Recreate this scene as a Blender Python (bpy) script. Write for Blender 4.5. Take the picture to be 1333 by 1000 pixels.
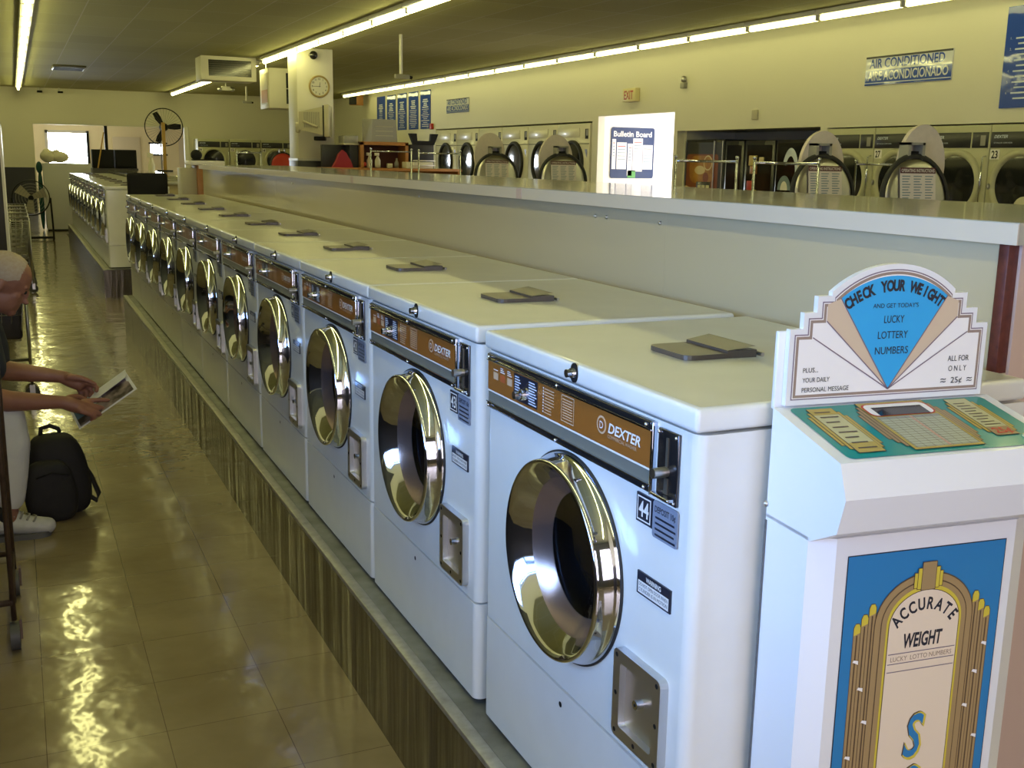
import bpy, bmesh, math, random
from mathutils import Matrix, Vector
random.seed(7)
PI = math.pi
SC = bpy.context.scene
for o in list(bpy.data.objects): bpy.data.objects.remove(o)

# ------------------------------------------------------------------ camera
cam_d = bpy.data.cameras.new('camera'); cam = bpy.data.objects.new('camera', cam_d)
SC.collection.objects.link(cam); SC.camera = cam
yaw, pit, rol = 0.430414, 0.205626, 0.016968
fw = Vector((math.sin(yaw)*math.cos(pit), math.cos(yaw)*math.cos(pit), -math.sin(pit)))
rt = Vector((math.cos(yaw), -math.sin(yaw), 0)); up = rt.cross(fw)
r2 = rt*math.cos(rol) + up*math.sin(rol); u2 = -rt*math.sin(rol) + up*math.cos(rol)
Mc = Matrix.Identity(4)
for i in range(3):
    Mc[i][0] = r2[i]; Mc[i][1] = u2[i]; Mc[i][2] = -fw[i]
Mc[0][3], Mc[1][3], Mc[2][3] = -0.889, -1.323, 1.5593
cam.matrix_world = Mc
cam_d.sensor_fit = 'HORIZONTAL'; cam_d.sensor_width = 36.0
cam_d.lens = 1400.0*36.0/1333.0
cam_d.clip_start = 0.05; cam_d.clip_end = 200

# ------------------------------------------------------------------ world, daylight, exposure
W = bpy.data.worlds.new('sky'); SC.world = W; W.use_nodes = True
bgn = W.node_tree.nodes['Background']
bgn.inputs[0].default_value = (0.42, 0.62, 1.0, 1); bgn.inputs[1].default_value = 0.35
SC.view_settings.view_transform = 'Standard'; SC.view_settings.look = 'None'
SC.view_settings.exposure = 0.0; SC.view_settings.gamma = 1.0
try: SC.view_settings.use_curve_mapping = False
except Exception: pass

TUBE = 19.0            # brightness of the fluorescent tubes
TUBE_COL = (1.0, 0.955, 0.36)

def area(name, loc, rot, sx, sy, power, col):
    d = bpy.data.lights.new(name, 'AREA'); d.shape = 'RECTANGLE'; d.size = sx; d.size_y = sy
    d.energy = power; d.color = col
    o = bpy.data.objects.new(name, d); o.location = loc; o.rotation_euler = rot; o.visible_camera = True
    SC.collection.objects.link(o); return o
# daylight outside the shop front (behind the photographer), the rear window and the side lobby's open end
area('daylight_side', (-2.28, -.5, 1.68), (0, -PI/2, 0), 1.05, 2.2, 128, (0.30, 0.53, 1.0))
area('daylight_front_left', (-.9, -3.72, 1.6), (PI/2, 0, 0), 2.0, 2.2, 85, (1.0, 0.85, 0.84))
area('daylight_front_right', (2.6, -3.72, 1.6), (PI/2, 0, 0), 3.6, 2.2, 14, (1.0, 0.82, 0.75))
area('daylight_rear', (0.62, 34.7, 1.65), (-PI/2, 0, 0), 1.2, 1.0, 260, (0.9, 0.97, 1.0))
area('daylight_lobby', (10.6, 13.25, 1.4), (0, PI/2, 0), 2.4, 2.0, 170, (1.0, 0.97, 0.95))

# ------------------------------------------------------------------ materials
def mat(name, col, rough=0.5, metal=0.0, emit=None, es=0.0, coat=0.0, spec=0.5, noise=None, bump=None, trans=None):
    m = bpy.data.materials.new(name); m.use_nodes = True
    nt = m.node_tree; b = nt.nodes['Principled BSDF']
    b.inputs['Base Color'].default_value = (*col, 1)
    b.inputs['Roughness'].default_value = rough; b.inputs['Metallic'].default_value = metal
    b.inputs['Specular IOR Level'].default_value = spec
    b.inputs['Coat Weight'].default_value = coat; b.inputs['Coat Roughness'].default_value = 0.08
    if emit:
        b.inputs['Emission Color'].default_value = (*emit, 1); b.inputs['Emission Strength'].default_value = es
    if noise:      # (scale, amount, colour2)
        tc = nt.nodes.new('ShaderNodeTexCoord'); n = nt.nodes.new('ShaderNodeTexNoise')
        n.inputs['Scale'].default_value = noise[0]; n.inputs['Detail'].default_value = 5
        nt.links.new(tc.outputs['Object'], n.inputs['Vector'])
        r = nt.nodes.new('ShaderNodeValToRGB'); r.color_ramp.elements[0].position = 0.5-noise[1]; r.color_ramp.elements[1].position = 0.5+noise[1]
        r.color_ramp.elements[0].color = (*noise[2], 1); r.color_ramp.elements[1].color = (*col, 1)
        nt.links.new(n.outputs['Fac'], r.inputs['Fac']); nt.links.new(r.outputs['Color'], b.inputs['Base Color'])
    if bump:       # (scale, strength, distance)
        tc = nt.nodes.new('ShaderNodeTexCoord'); n = nt.nodes.new('ShaderNodeTexNoise')
        n.inputs['Scale'].default_value = bump[0]; n.inputs['Detail'].default_value = 3
        nt.links.new(tc.outputs['Object'], n.inputs['Vector'])
        bp = nt.nodes.new('ShaderNodeBump'); bp.inputs['Strength'].default_value = bump[1]; bp.inputs['Distance'].default_value = bump[2]
        nt.links.new(n.outputs['Fac'], bp.inputs['Height']); nt.links.new(bp.outputs['Normal'], b.inputs['Normal'])
    return m

def glass_mat(name, tint=(0.9, 0.95, 1.0), refl=0.12):
    m = bpy.data.materials.new(name); m.use_nodes = True; nt = m.node_tree; nt.nodes.clear()
    out = nt.nodes.new('ShaderNodeOutputMaterial'); mx = nt.nodes.new('ShaderNodeMixShader')
    t = nt.nodes.new('ShaderNodeBsdfTransparent'); t.inputs[0].default_value = (*tint, 1)
    g = nt.nodes.new('ShaderNodeBsdfGlossy'); g.inputs['Roughness'].default_value = 0.03
    mx.inputs[0].default_value = refl
    nt.links.new(t.outputs[0], mx.inputs[1]); nt.links.new(g.outputs[0], mx.inputs[2]); nt.links.new(mx.outputs[0], out.inputs[0])
    return m

def floor_mat():
    m = mat('vinyl_tile_floor', (0.2, 0.165, 0.10), rough=0.16, coat=0.6)
    nt = m.node_tree; b = nt.nodes['Principled BSDF']; L = nt.links.new
    tc = nt.nodes.new('ShaderNodeTexCoord')
    br = nt.nodes.new('ShaderNodeTexBrick'); br.offset = 0.0; br.inputs['Scale'].default_value = 1.0
    br.inputs['Brick Width'].default_value = 0.305; br.inputs['Row Height'].default_value = 0.305
    br.inputs['Mortar Size'].default_value = 0.0012; br.inputs['Bias'].default_value = -0.1
    br.inputs['Color1'].default_value = (0.30, 0.24, 0.135, 1); br.inputs['Color2'].default_value = (0.285, 0.228, 0.128, 1)
    br.inputs['Mortar'].default_value = (0.13, 0.10, 0.06, 1)
    L(tc.outputs['Object'], br.inputs['Vector'])
    n = nt.nodes.new('ShaderNodeTexNoise'); n.inputs['Scale'].default_value = 2.5; n.inputs['Detail'].default_value = 6
    L(tc.outputs['Object'], n.inputs['Vector'])
    mx = nt.nodes.new('ShaderNodeMixRGB'); mx.blend_type = 'MULTIPLY'; mx.inputs[0].default_value = 0.5
    r = nt.nodes.new('ShaderNodeValToRGB'); r.color_ramp.elements[0].color = (0.55, 0.52, 0.45, 1); r.color_ramp.elements[0].position = 0.3
    r.color_ramp.elements[1].position = 0.65
    L(n.outputs['Fac'], r.inputs['Fac']); L(br.outputs['Color'], mx.inputs[1]); L(r.outputs['Color'], mx.inputs[2])
    L(mx.outputs['Color'], b.inputs['Base Color'])
    n2 = nt.nodes.new('ShaderNodeTexNoise'); n2.inputs['Scale'].default_value = 5.0; n2.inputs['Detail'].default_value = 3
    L(tc.outputs['Object'], n2.inputs['Vector'])
    bp = nt.nodes.new('ShaderNodeBump'); bp.inputs['Strength'].default_value = 0.30; bp.inputs['Distance'].default_value = 0.02
    L(n2.outputs['Fac'], bp.inputs['Height']); L(bp.outputs['Normal'], b.inputs['Normal']); L(bp.outputs['Normal'], b.inputs['Coat Normal'])
    r3 = nt.nodes.new('ShaderNodeMapRange'); r3.inputs['To Min'].default_value = 0.10; r3.inputs['To Max'].default_value = 0.26
    L(n.outputs['Fac'], r3.inputs['Value']); L(r3.outputs[0], b.inputs['Roughness'])
    return m

def ceiling_mat():
    m = mat('acoustic_ceiling_tile', (0.30, 0.285, 0.23), rough=0.75, spec=0.2)
    nt = m.node_tree; b = nt.nodes['Principled BSDF']; L = nt.links.new
    tc = nt.nodes.new('ShaderNodeTexCoord')
    br = nt.nodes.new('ShaderNodeTexBrick'); br.offset = 0.0; br.inputs['Scale'].default_value = 1.0
    br.inputs['Brick Width'].default_value = 0.61; br.inputs['Row Height'].default_value = 1.22; br.inputs['Mortar Size'].default_value = 0.006
    br.inputs['Color1'].default_value = (0.45, 0.425, 0.21, 1); br.inputs['Color2'].default_value = (0.39, 0.37, 0.18, 1)
    br.inputs['Mortar'].default_value = (0.56, 0.53, 0.39, 1)
    L(tc.outputs['Object'], br.inputs['Vector'])
    n = nt.nodes.new('ShaderNodeTexNoise'); n.inputs['Scale'].default_value = 60; L(tc.outputs['Object'], n.inputs['Vector'])
    mx = nt.nodes.new('ShaderNodeMixRGB'); mx.blend_type = 'MULTIPLY'; mx.inputs[0].default_value = 0.35
    L(br.outputs['Color'], mx.inputs[1]); L(n.outputs['Fac'], mx.inputs[2]); L(mx.outputs['Color'], b.inputs['Base Color'])
    return m

M = {}
M['floor'] = floor_mat(); M['ceiling'] = ceiling_mat()
M['wall'] = mat('pale_yellow_wall_paint', (0.72, 0.69, 0.57), 0.55, bump=(180, 0.05, 0.002))
M['wall_dark'] = mat('brown_front_wall', (0.16, 0.14, 0.11), 0.6)
M['wall_white'] = mat('white_wall_paint', (0.82, 0.80, 0.76), 0.6)
M['wall_rear'] = mat('cream_rear_wall', (0.78, 0.68, 0.44), 0.6)
M['wainscot'] = mat('dark_wainscot_paint', (0.03, 0.03, 0.04), 0.4)
M['enamel'] = mat('white_enamel', (0.74, 0.74, 0.71), 0.28, coat=0.25, noise=(14, 0.35, (0.69, 0.69, 0.655)))
M['enamel_top'] = mat('worn_white_lid_enamel', (0.60, 0.585, 0.50), 0.3, coat=0.3, noise=(7, 0.3, (0.51, 0.495, 0.415)), bump=(4.5, 0.12, 0.02))
M['chrome'] = mat('chrome', (0.58, 0.61, 0.70), 0.05, 1.0)
M['steel'] = mat('brushed_steel', (0.52, 0.51, 0.50), 0.28, 1.0)
M['alu'] = mat('cast_aluminium', (0.62, 0.62, 0.62), 0.35, 1.0)
M['darksteel'] = mat('dark_stained_steel', (0.22, 0.20, 0.165), 0.26, 0.85, noise=(6, 0.3, (0.08, 0.068, 0.05)), bump=(6, 0.5, 0.03))
def streak(m):
    nt = m.node_tree; n = [x for x in nt.nodes if x.type == 'TEX_NOISE']
    mp = nt.nodes.new('ShaderNodeMapping'); mp.inputs['Scale'].default_value = (1, 1.6, .12); tc = nt.nodes.new('ShaderNodeTexCoord'); nt.links.new(tc.outputs['Object'], mp.inputs['Vector'])
    for x in n: nt.links.new(mp.outputs['Vector'], x.inputs['Vector'])
streak(M['darksteel'])
M['ledge'] = mat('stained_steel_ledge', (0.30, 0.31, 0.28), 0.5, 0.5, noise=(11, 0.3, (0.10, 0.10, 0.085)))
M['trimstrip'] = mat('worn_metal_edge', (0.50, 0.49, 0.42), 0.35, 0.7, noise=(30, 0.3, (0.30, 0.29, 0.23)))
M['orange'] = mat('orange_brown_fascia', (0.27, 0.10, 0.018), 0.3, coat=0.2)
M['redbrown'] = mat('red_label', (0.42, 0.10, 0.03), 0.4)
M['greyband'] = mat('olive_grey_fascia', (0.16, 0.16, 0.135), 0.3)
M['black'] = mat('black_plastic', (0.010, 0.010, 0.010), 0.65, spec=0.25)
M['blackgloss'] = mat('black_gloss', (0.01, 0.01, 0.012), 0.12)
M['rubber'] = mat('black_rubber', (0.015, 0.015, 0.015), 0.6)
M['coindark'] = mat('dark_coin_plate', (0.10, 0.10, 0.11), 0.18, 0.9)
M['copper'] = mat('brown_inner_ring', (0.36, 0.27, 0.24), 0.22, 0.85)  # brownish metal for the ring inside the door
M['drum'] = mat('dark_drum_steel', (0.20, 0.22, 0.25), 0.25, 1.0)
M['washglass'] = glass_mat('porthole_glass', (0.55, 0.6, 0.66), 0.20)
M['winglass'] = glass_mat('window_glass', (0.97, 0.98, 1.0), 0.05)
M['brownflap'] = mat('brown_plastic_flap', (0.085, 0.065, 0.05), 0.35)
M['print_white'] = mat('white_print', (0.75, 0.73, 0.70), 0.5)
M['print_tan'] = mat('tan_print', (0.55, 0.38, 0.24), 0.5)
M['print_dark'] = mat('dark_print', (0.02, 0.02, 0.03), 0.5)
M['plate_blue'] = mat('blue_grey_plate', (0.20, 0.23, 0.30), 0.35)
M['plate_dark'] = mat('dark_navy_plate', (0.015, 0.017, 0.03), 0.3)
M['laminate'] = mat('cream_laminate', (0.44, 0.42, 0.35), 0.10, coat=0.7, bump=(2.2, 0.05, 0.02))
M['laminate_edge'] = mat('grey_laminate_edge', (0.60, 0.53, 0.43), 0.35)
M['panel'] = mat('grey_laminate_panel', (0.50, 0.43, 0.28), 0.16, coat=0.2, bump=(2.5, 0.06, 0.02))
M['pinkpanel'] = mat('pinkish_beige_panel', (0.56, 0.42, 0.36), 0.45)
M['rust'] = mat('red_brown_strip', (0.14, 0.035, 0.02), 0.45, noise=(60, 0.25, (0.07, 0.015, 0.01)))
M['scale_white'] = mat('scale_white_paint', (0.75, 0.75, 0.75), 0.3, coat=0.2)
M['sign_white'] = mat('sign_white', (0.83, 0.80, 0.77), 0.4)
M['sign_cyan'] = mat('sign_cyan', (0.03, 0.36, 0.72), 0.4)
M['sign_tan'] = mat('sign_tan', (0.60, 0.47, 0.33), 0.4)
M['sign_brown'] = mat('sign_brown_line', (0.30, 0.22, 0.17), 0.4)
M['sign_mauve'] = mat('sign_mauve_line', (0.20, 0.15, 0.19), 0.4)
M['scale_blue'] = mat('scale_blue_panel', (0.025, 0.19, 0.42), 0.35)
M['scale_cream'] = mat('scale_cream_arch', (0.74, 0.61, 0.45), 0.4)
M['gold'] = mat('gold_print', (0.34, 0.23, 0.10), 0.4)
M['gold_hi'] = mat('light_gold_print', (0.60, 0.48, 0.05), 0.4)
M['gold_dk'] = mat('dark_gold_line', (0.10, 0.06, 0.03), 0.4)
M['teal'] = mat('teal_console', (0.01, 0.24, 0.20), 0.3, coat=0.2)
M['yellowprint'] = mat('yellow_print', (0.45, 0.33, 0.06), 0.4)
M['paleyellow'] = mat('pale_yellow_print', (0.50, 0.47, 0.24), 0.4)
M['chartgreen'] = mat('pale_chart', (0.42, 0.43, 0.30), 0.4)
M['redprint'] = mat('red_print', (0.5, 0.04, 0.02), 0.4)
M['signblue'] = mat('royal_blue_sign', (0.035, 0.085, 0.42), 0.06, spec=0.35, bump=(1.6, 0.25, 0.03))
M['signpale'] = mat('pale_sign', (0.66, 0.68, 0.74), 0.06, spec=0.35, bump=(1.6, 0.25, 0.03))
M['signtext'] = mat('pale_lettering', (0.60, 0.66, 0.80), 0.4)
M['dryer'] = mat('olive_dryer_enamel', (0.50, 0.49, 0.32), 0.4)
M['dryer_white'] = mat('white_dryer_enamel', (0.74, 0.71, 0.62), 0.3, coat=0.2)
M['darkglass'] = mat('dark_door_glass', (0.008, 0.009, 0.008), 0.08)
M['dryer_panel'] = mat('dark_dryer_fascia', (0.02, 0.02, 0.025), 0.3)
M['instruct'] = mat('instruction_sheet', (0.68, 0.62, 0.60), 0.5)
M['maroon'] = mat('maroon_header', (0.08, 0.015, 0.025), 0.5)
M['pale_lid'] = mat('pale_cover', (0.66, 0.58, 0.50), 0.6, noise=(30, 0.3, (0.58, 0.51, 0.44)))
M['wood'] = mat('orange_wood', (0.42, 0.19, 0.05), 0.4, noise=(12, 0.3, (0.34, 0.14, 0.035)))
M['woodpole'] = mat('yellow_wood_pole', (0.50, 0.30, 0.06), 0.4)
M['darkred_back'] = mat('dark_red_back', (0.10, 0.02, 0.015), 0.5)
M['beige'] = mat('beige_plastic', (0.50, 0.46, 0.33), 0.45)
M['grey_plastic'] = mat('grey_plastic', (0.30, 0.29, 0.25), 0.5)
M['duct'] = mat('cream_duct_paint', (0.66, 0.63, 0.50), 0.5)
M['grille'] = mat('dark_grille_gloss', (0.02, 0.02, 0.018), 0.12)
M['grille_slat'] = mat('grille_slat', (0.12, 0.11, 0.09), 0.3, 0.5)
M['tube'] = mat('fluorescent_tube', (0.9, 0.9, 0.9), 0.4, emit=TUBE_COL, es=TUBE)
M['tube_dim'] = mat('fluorescent_tube_dimmed', (0.9, 0.9, 0.9), 0.4, emit=TUBE_COL, es=TUBE*.42)  # right run dimmed to soften the bright band on its wall
M['fixture'] = mat('fixture_white', (0.60, 0.58, 0.52), 0.4)
M['cabinet_dark'] = mat('dark_purple_cabinet', (0.035, 0.03, 0.04), 0.4)
M['cabinet_white'] = mat('white_cabinet', (0.55, 0.55, 0.54), 0.5)
M['skin'] = mat('skin', (0.27, 0.125, 0.08), 0.5, noise=(20, 0.3, (0.22, 0.09, 0.06)))
M['hair'] = mat('short_grey_hair', (0.36, 0.31, 0.26), 0.8, noise=(90, 0.3, (0.30, 0.22, 0.17)))
M['navy'] = mat('navy_shirt', (0.015, 0.018, 0.035), 0.8)
M['trouser'] = mat('white_trousers', (0.62, 0.62, 0.63), 0.8, bump=(14, 0.4, 0.03))
M['shoe'] = mat('white_trainer', (0.55, 0.55, 0.54), 0.5, noise=(25, 0.3, (0.38, 0.38, 0.37)))
M['sole'] = mat('grey_sole', (0.10, 0.10, 0.10), 0.6)
M['sock'] = mat('dark_sock', (0.015, 0.015, 0.02), 0.9)
M['bag'] = mat('black_backpack_cloth', (0.008, 0.007, 0.008), 0.75, bump=(25, 0.4, 0.01))
M['paper'] = mat('newsprint', (0.62, 0.62, 0.66), 0.7)
M['photo_brown'] = mat('printed_photo_brown', (0.03, 0.018, 0.015), 0.6, noise=(22, 0.12, (0.26, 0.20, 0.19)))
M['photo_blue'] = mat('printed_photo_blue', (0.08, 0.16, 0.28), 0.6, noise=(12, 0.25, (0.02, 0.02, 0.03)))
M['brownmetal'] = mat('brown_painted_metal', (0.14, 0.09, 0.06), 0.4, 0.6, noise=(30, 0.3, (0.07, 0.05, 0.04)))
M['wheel'] = mat('grey_caster_wheel', (0.06, 0.06, 0.06), 0.5)
M['bagcloth'] = mat('white_laundry_cloth', (0.62, 0.58, 0.45), 0.8, bump=(9, 0.5, 0.05))
M['tealcloth'] = mat('dark_teal_cloth', (0.01, 0.07, 0.06), 0.7)
M['redcloth'] = mat('red_cloth', (0.28, 0.01, 0.02), 0.6)
M['bottle'] = mat('white_bottle', (0.66, 0.62, 0.48), 0.4)
M['clockrim'] = mat('tan_clock_rim', (0.36, 0.26, 0.09), 0.4)
M['clockface'] = mat('clock_face', (0.62, 0.60, 0.50), 0.3)
M['coffee1'] = mat('coffee_print_brown', (0.20, 0.05, 0.01), 0.3)
M['coffee2'] = mat('coffee_print_amber', (0.50, 0.26, 0.03), 0.3, noise=(6, 0.3, (0.22, 0.06, 0.01)))
M['cream'] = mat('cream_print', (0.62, 0.50, 0.26), 0.4)
M['vend'] = mat('dark_vending_body', (0.02, 0.02, 0.022), 0.2)
M['bluegrey'] = mat('blue_grey_print', (0.18, 0.25, 0.30), 0.4)
M['exit_yellow'] = mat('exit_sign_face', (0.72, 0.64, 0.34), 0.4)
M['exit_red'] = mat('exit_red_letter', (0.45, 0.03, 0.01), 0.4)
M['board_blue'] = mat('navy_board', (0.02, 0.04, 0.12), 0.15)
M['green_leaf'] = mat('green_print', (0.08, 0.30, 0.06), 0.5)
M['doorpaint'] = mat('cream_door_paint', (0.62, 0.54, 0.40), 0.5)
M['pinkthing'] = mat('pink_cover', (0.55, 0.30, 0.22), 0.5)

# ------------------------------------------------------------------ mesh builder
def frame(o, x, y):
    x = Vector(x).normalized(); y = Vector(y).normalized(); n = x.cross(y)
    m = Matrix.Identity(4)
    for i in range(3): m[i][0] = x[i]; m[i][1] = y[i]; m[i][2] = n[i]; m[i][3] = o[i]
    return m
_txt = {}
def text_geo(s, bold=0.0, shear=0.0):
    k = (s, bold, shear)
    if k in _txt: return _txt[k]
    cu = bpy.data.curves.new('t', 'FONT'); cu.body = s; cu.size = 1.0; cu.offset = bold; cu.shear = shear; cu.resolution_u = 3
    ob = bpy.data.objects.new('t', cu); SC.collection.objects.link(ob)
    dg = bpy.context.evaluated_depsgraph_get(); me = bpy.data.meshes.new_from_object(ob.evaluated_get(dg))
    vs = [v.co.copy() for v in me.vertices]; fs = [list(p.vertices) for p in me.polygons]
    bpy.data.objects.remove(ob); bpy.data.curves.remove(cu); bpy.data.meshes.remove(me)
    _txt[k] = (vs, fs); return _txt[k]

class MB:
    def __init__(s): s.v = []; s.f = []; s.m = []; s.sm = []; s.mats = []
    def mi(s, m):
        if isinstance(m, str): m = M[m]
        if m not in s.mats: s.mats.append(m)
        return s.mats.index(m)
    def add(s, vs, fs, m, smooth=False, T=None):
        b = len(s.v); k = s.mi(m)
        for v in vs:
            v = Vector(v); s.v.append(T @ v if T else v)
        for f in fs: s.f.append([b+i for i in f]); s.m.append(k); s.sm.append(smooth)
        return s
    def box(s, x0, x1, y0, y1, z0, z1, m, bev=0.0, seg=2, T=None):
        if bev <= 0:
            v = [(x, y, z) for z in (z0, z1) for y in (y0, y1) for x in (x0, x1)]
            f = [(0, 2, 3, 1), (4, 5, 7, 6), (0, 1, 5, 4), (2, 6, 7, 3), (0, 4, 6, 2), (1, 3, 7, 5)]
            return s.add(v, f, m, False, T)
        bm = bmesh.new(); bmesh.ops.create_cube(bm, size=1)
        for v in bm.verts: v.co = Vector(((x0+x1)/2+v.co.x*(x1-x0), (y0+y1)/2+v.co.y*(y1-y0), (z0+z1)/2+v.co.z*(z1-z0)))
        bmesh.ops.bevel(bm, geom=bm.edges[:], offset=bev, segments=seg, profile=0.5, affect='EDGES')
        bm.verts.index_update(); vs = [v.co.copy() for v in bm.verts]; fs = [[v.index for v in f.verts] for f in bm.faces]; bm.free()
        return s.add(vs, fs, m, True, T)
    def cyl(s, p0, p1, r, m, r1=None, n=16, caps=True, T=None):
        p0 = Vector(p0); p1 = Vector(p1); r1 = r if r1 is None else r1
        d = (p1-p0).normalized(); a = d.orthogonal().normalized(); b = d.cross(a)
        R = [(math.cos(2*PI*i/n), math.sin(2*PI*i/n)) for i in range(n)]
        A = [p0+(a*c+b*t)*r for c, t in R]; B = [p1+(a*c+b*t)*r1 for c, t in R]
        s.add(A+B, [(i, (i+1) % n, n+(i+1) % n, n+i) for i in range(n)], m, True, T)
        if caps:
            s.add(A, [list(range(n))[::-1]], m, False, T); s.add(B, [list(range(n))], m, False, T)
        return s
    def lathe(s, prof, o, axis, m, n=48, smooth=True, T=None):
        o = Vector(o); d = Vector(axis).normalized(); a = d.orthogonal().normalized(); b = d.cross(a)
        vs = []; fs = []
        for (r, h) in prof:
            for i in range(n):
                t = 2*PI*i/n; vs.append(o+d*h+(a*math.cos(t)+b*math.sin(t))*r)
        for j in range(len(prof)-1):
            for i in range(n): fs.append((j*n+i, j*n+(i+1) % n, (j+1)*n+(i+1) % n, (j+1)*n+i))
        return s.add(vs, fs, m, smooth, T)
    def disc(s, c, axis, r, m, n=32, T=None, ry=None):
        d = Vector(axis).normalized(); a = Vector((0, 0, 1)) if abs(d.z) < .9 else Vector((1, 0, 0)); a = (a-d*a.dot(d)).normalized(); b = d.cross(a)
        ry = r if ry is None else ry
        return s.add([Vector(c)+a*ry*math.cos(2*PI*i/n)+b*r*math.sin(2*PI*i/n) for i in range(n)], [list(range(n))], m, False, T)
    def tube(s, pts, r, m, n=8, T=None):
        pts = [Vector(p) for p in pts]; vs = []; fs = []; k = len(pts)
        d0 = (pts[1]-pts[0]).normalized(); a = d0.orthogonal().normalized()
        for i, p in enumerate(pts):
            d = (pts[min(i+1, k-1)]-pts[max(i-1, 0)]).normalized()
            a = (a-d*a.dot(d)).normalized(); b = d.cross(a)
            rr = r[i] if isinstance(r, (list, tuple)) else r
            for j in range(n):
                t = 2*PI*j/n; vs.append(p+(a*math.cos(t)+b*math.sin(t))*rr)
        for i in range(k-1):
            for j in range(n): fs.append((i*n+j, i*n+(j+1) % n, (i+1)*n+(j+1) % n, (i+1)*n+j))
        fs.append(list(range(n))[::-1]); fs.append([(k-1)*n+j for j in range(n)])
        return s.add(vs, fs, m, True, T)
    def prism(s, poly, z0, z1, m, T=None, side=None):
        n = len(poly); A = [(x, y, z0) for x, y in poly]; B = [(x, y, z1) for x, y in poly]
        s.add(B, [list(range(n))], m, False, T); s.add(A, [list(range(n))[::-1]], m, False, T)
        return s.add(A+B, [(i, (i+1) % n, n+(i+1) % n, n+i) for i in range(n)], side or m, False, T)
    def flat(s, poly, z, m, T=None):
        return s.add([(x, y, z) for x, y in poly], [list(range(len(poly)))], m, False, T)
    def rect(s, x0, x1, y0, y1, z, m, T=None): return s.flat([(x0, y0), (x1, y0), (x1, y1), (x0, y1)], z, m, T)
    def sphere(s, c, r, m, n=16, k=10, T=None):
        r = r if isinstance(r, (tuple, list)) else (r, r, r); vs = []; fs = []
        for j in range(k+1):
            p = PI*j/k
            for i in range(n):
                t = 2*PI*i/n; vs.append((c[0]+r[0]*math.sin(p)*math.cos(t), c[1]+r[1]*math.sin(p)*math.sin(t), c[2]+r[2]*math.cos(p)))
        for j in range(k):
            for i in range(n): fs.append((j*n+i, (j+1)*n+i, (j+1)*n+(i+1) % n, j*n+(i+1) % n))
        return s.add(vs, fs, m, True, T)
    def text(s, st, x, y, h, m, T, w=None, align='c', bold=0.0, shear=0.0, rot=0.0, z=0.0):
        """letters of height h in the xy plane of T; w squeezes the line to that width; x,y is the line's anchor on the baseline"""
        vs, fs = text_geo(st, bold, shear)
        if not vs: return s
        x0 = min(v.x for v in vs); x1 = max(v.x for v in vs); sc = h/0.70
        sx = (w/(x1-x0)) if w else sc
        off = {'c': (x0+x1)/2, 'l': x0, 'r': x1}[align]
        c, q = math.cos(rot), math.sin(rot)
        out = []
        for v in vs:
            a = (v.x-off)*sx; b = v.y*sc; out.append((x+a*c-b*q, y+a*q+b*c, z))
        return s.add(out, fs, m, False, T)
    def arc_text(s, st, cx, cy, R, a0, a1, h, m, T, bold=0.0, z=0.0, lw=None, sx=1.0):
        L = len(st)
        for i, ch in enumerate(st):
            if ch == ' ': continue
            a = a0+(a1-a0)*(i/(L-1)); s.text(ch, cx+R*math.cos(a), cy+R*math.sin(a), h, m, T, rot=a-PI/2, bold=bold, z=z, w=(lambda q: (max(v.x for v in q)-min(v.x for v in q))*h/.70*sx)(text_geo(ch, bold)[0]))
        return s
    def mesh(s, name):
        me = bpy.data.meshes.new(name); me.from_pydata([tuple(v) for v in s.v], [], s.f)
        for m in s.mats: me.materials.append(m)
        me.polygons.foreach_set('material_index', s.m); me.polygons.foreach_set('use_smooth', s.sm); me.update(); return me
    def build(s, name, parent=None, loc=(0, 0, 0)):
        o = bpy.data.objects.new(name, s.mesh(name)); SC.collection.objects.link(o); o.location = loc
        if parent: o.parent = parent
        return o

def tag(o, label, cat, group=None, kind=None):
    o['label'] = label; o['category'] = cat
    if group: o['group'] = group
    if kind: o['kind'] = kind
    return o
def thing(name, loc, label, cat, group=None, rotz=0.0):
    o = bpy.data.objects.new(name, None); SC.collection.objects.link(o); o.empty_display_size = .1
    o.location = loc; o.rotation_euler = (0, 0, rotz); return tag(o, label, cat, group)
def solo(mb, name, label, cat, group=None, loc=(0, 0, 0)):
    return tag(mb.build(name, None, loc), label, cat, group)
def struct(mb, name, label=None, cat='structure'):
    o = mb.build(name); o['kind'] = 'structure'; o['label'] = label or name.replace('_', ' '); o['category'] = cat; return o
KIDS = {}
def copy_tree(o, parent=None):
    c = o.copy(); SC.collection.objects.link(c)
    if parent: c.parent = parent
    for ch in list(o.children): copy_tree(ch, c)
    return c
ORD = ['first', 'second', 'third', 'fourth', 'fifth', 'sixth', 'seventh', 'eighth', 'ninth', 'tenth', 'eleventh', 'twelfth', 'thirteenth', 'fourteenth',
       'fifteenth', 'sixteenth', 'seventeenth', 'eighteenth', 'nineteenth', 'twentieth', 'twenty-first', 'twenty-second', 'twenty-third', 'twenty-fourth', 'twenty-fifth', 'twenty-sixth', 'twenty-seventh']
def circle(cx, cy, r, n=24, a0=0.0, a1=2*PI, ry=None):
    ry = ry or r; full = abs(a1-a0-2*PI) < 1e-6
    return [(cx+r*math.cos(a0+(a1-a0)*i/(n if full else n-1)), cy+ry*math.sin(a0+(a1-a0)*i/(n if full else n-1))) for i in range(n)]
def rrect(x0, x1, y0, y1, r, n=4):
    p = []
    for (cx, cy, a) in ((x1-r, y0+r, -PI/2), (x1-r, y1-r, 0), (x0+r, y1-r, PI/2), (x0+r, y0+r, PI)):
        p += [(cx+r*math.cos(a+PI/2*i/n), cy+r*math.sin(a+PI/2*i/n)) for i in range(n+1)]
    return p

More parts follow.
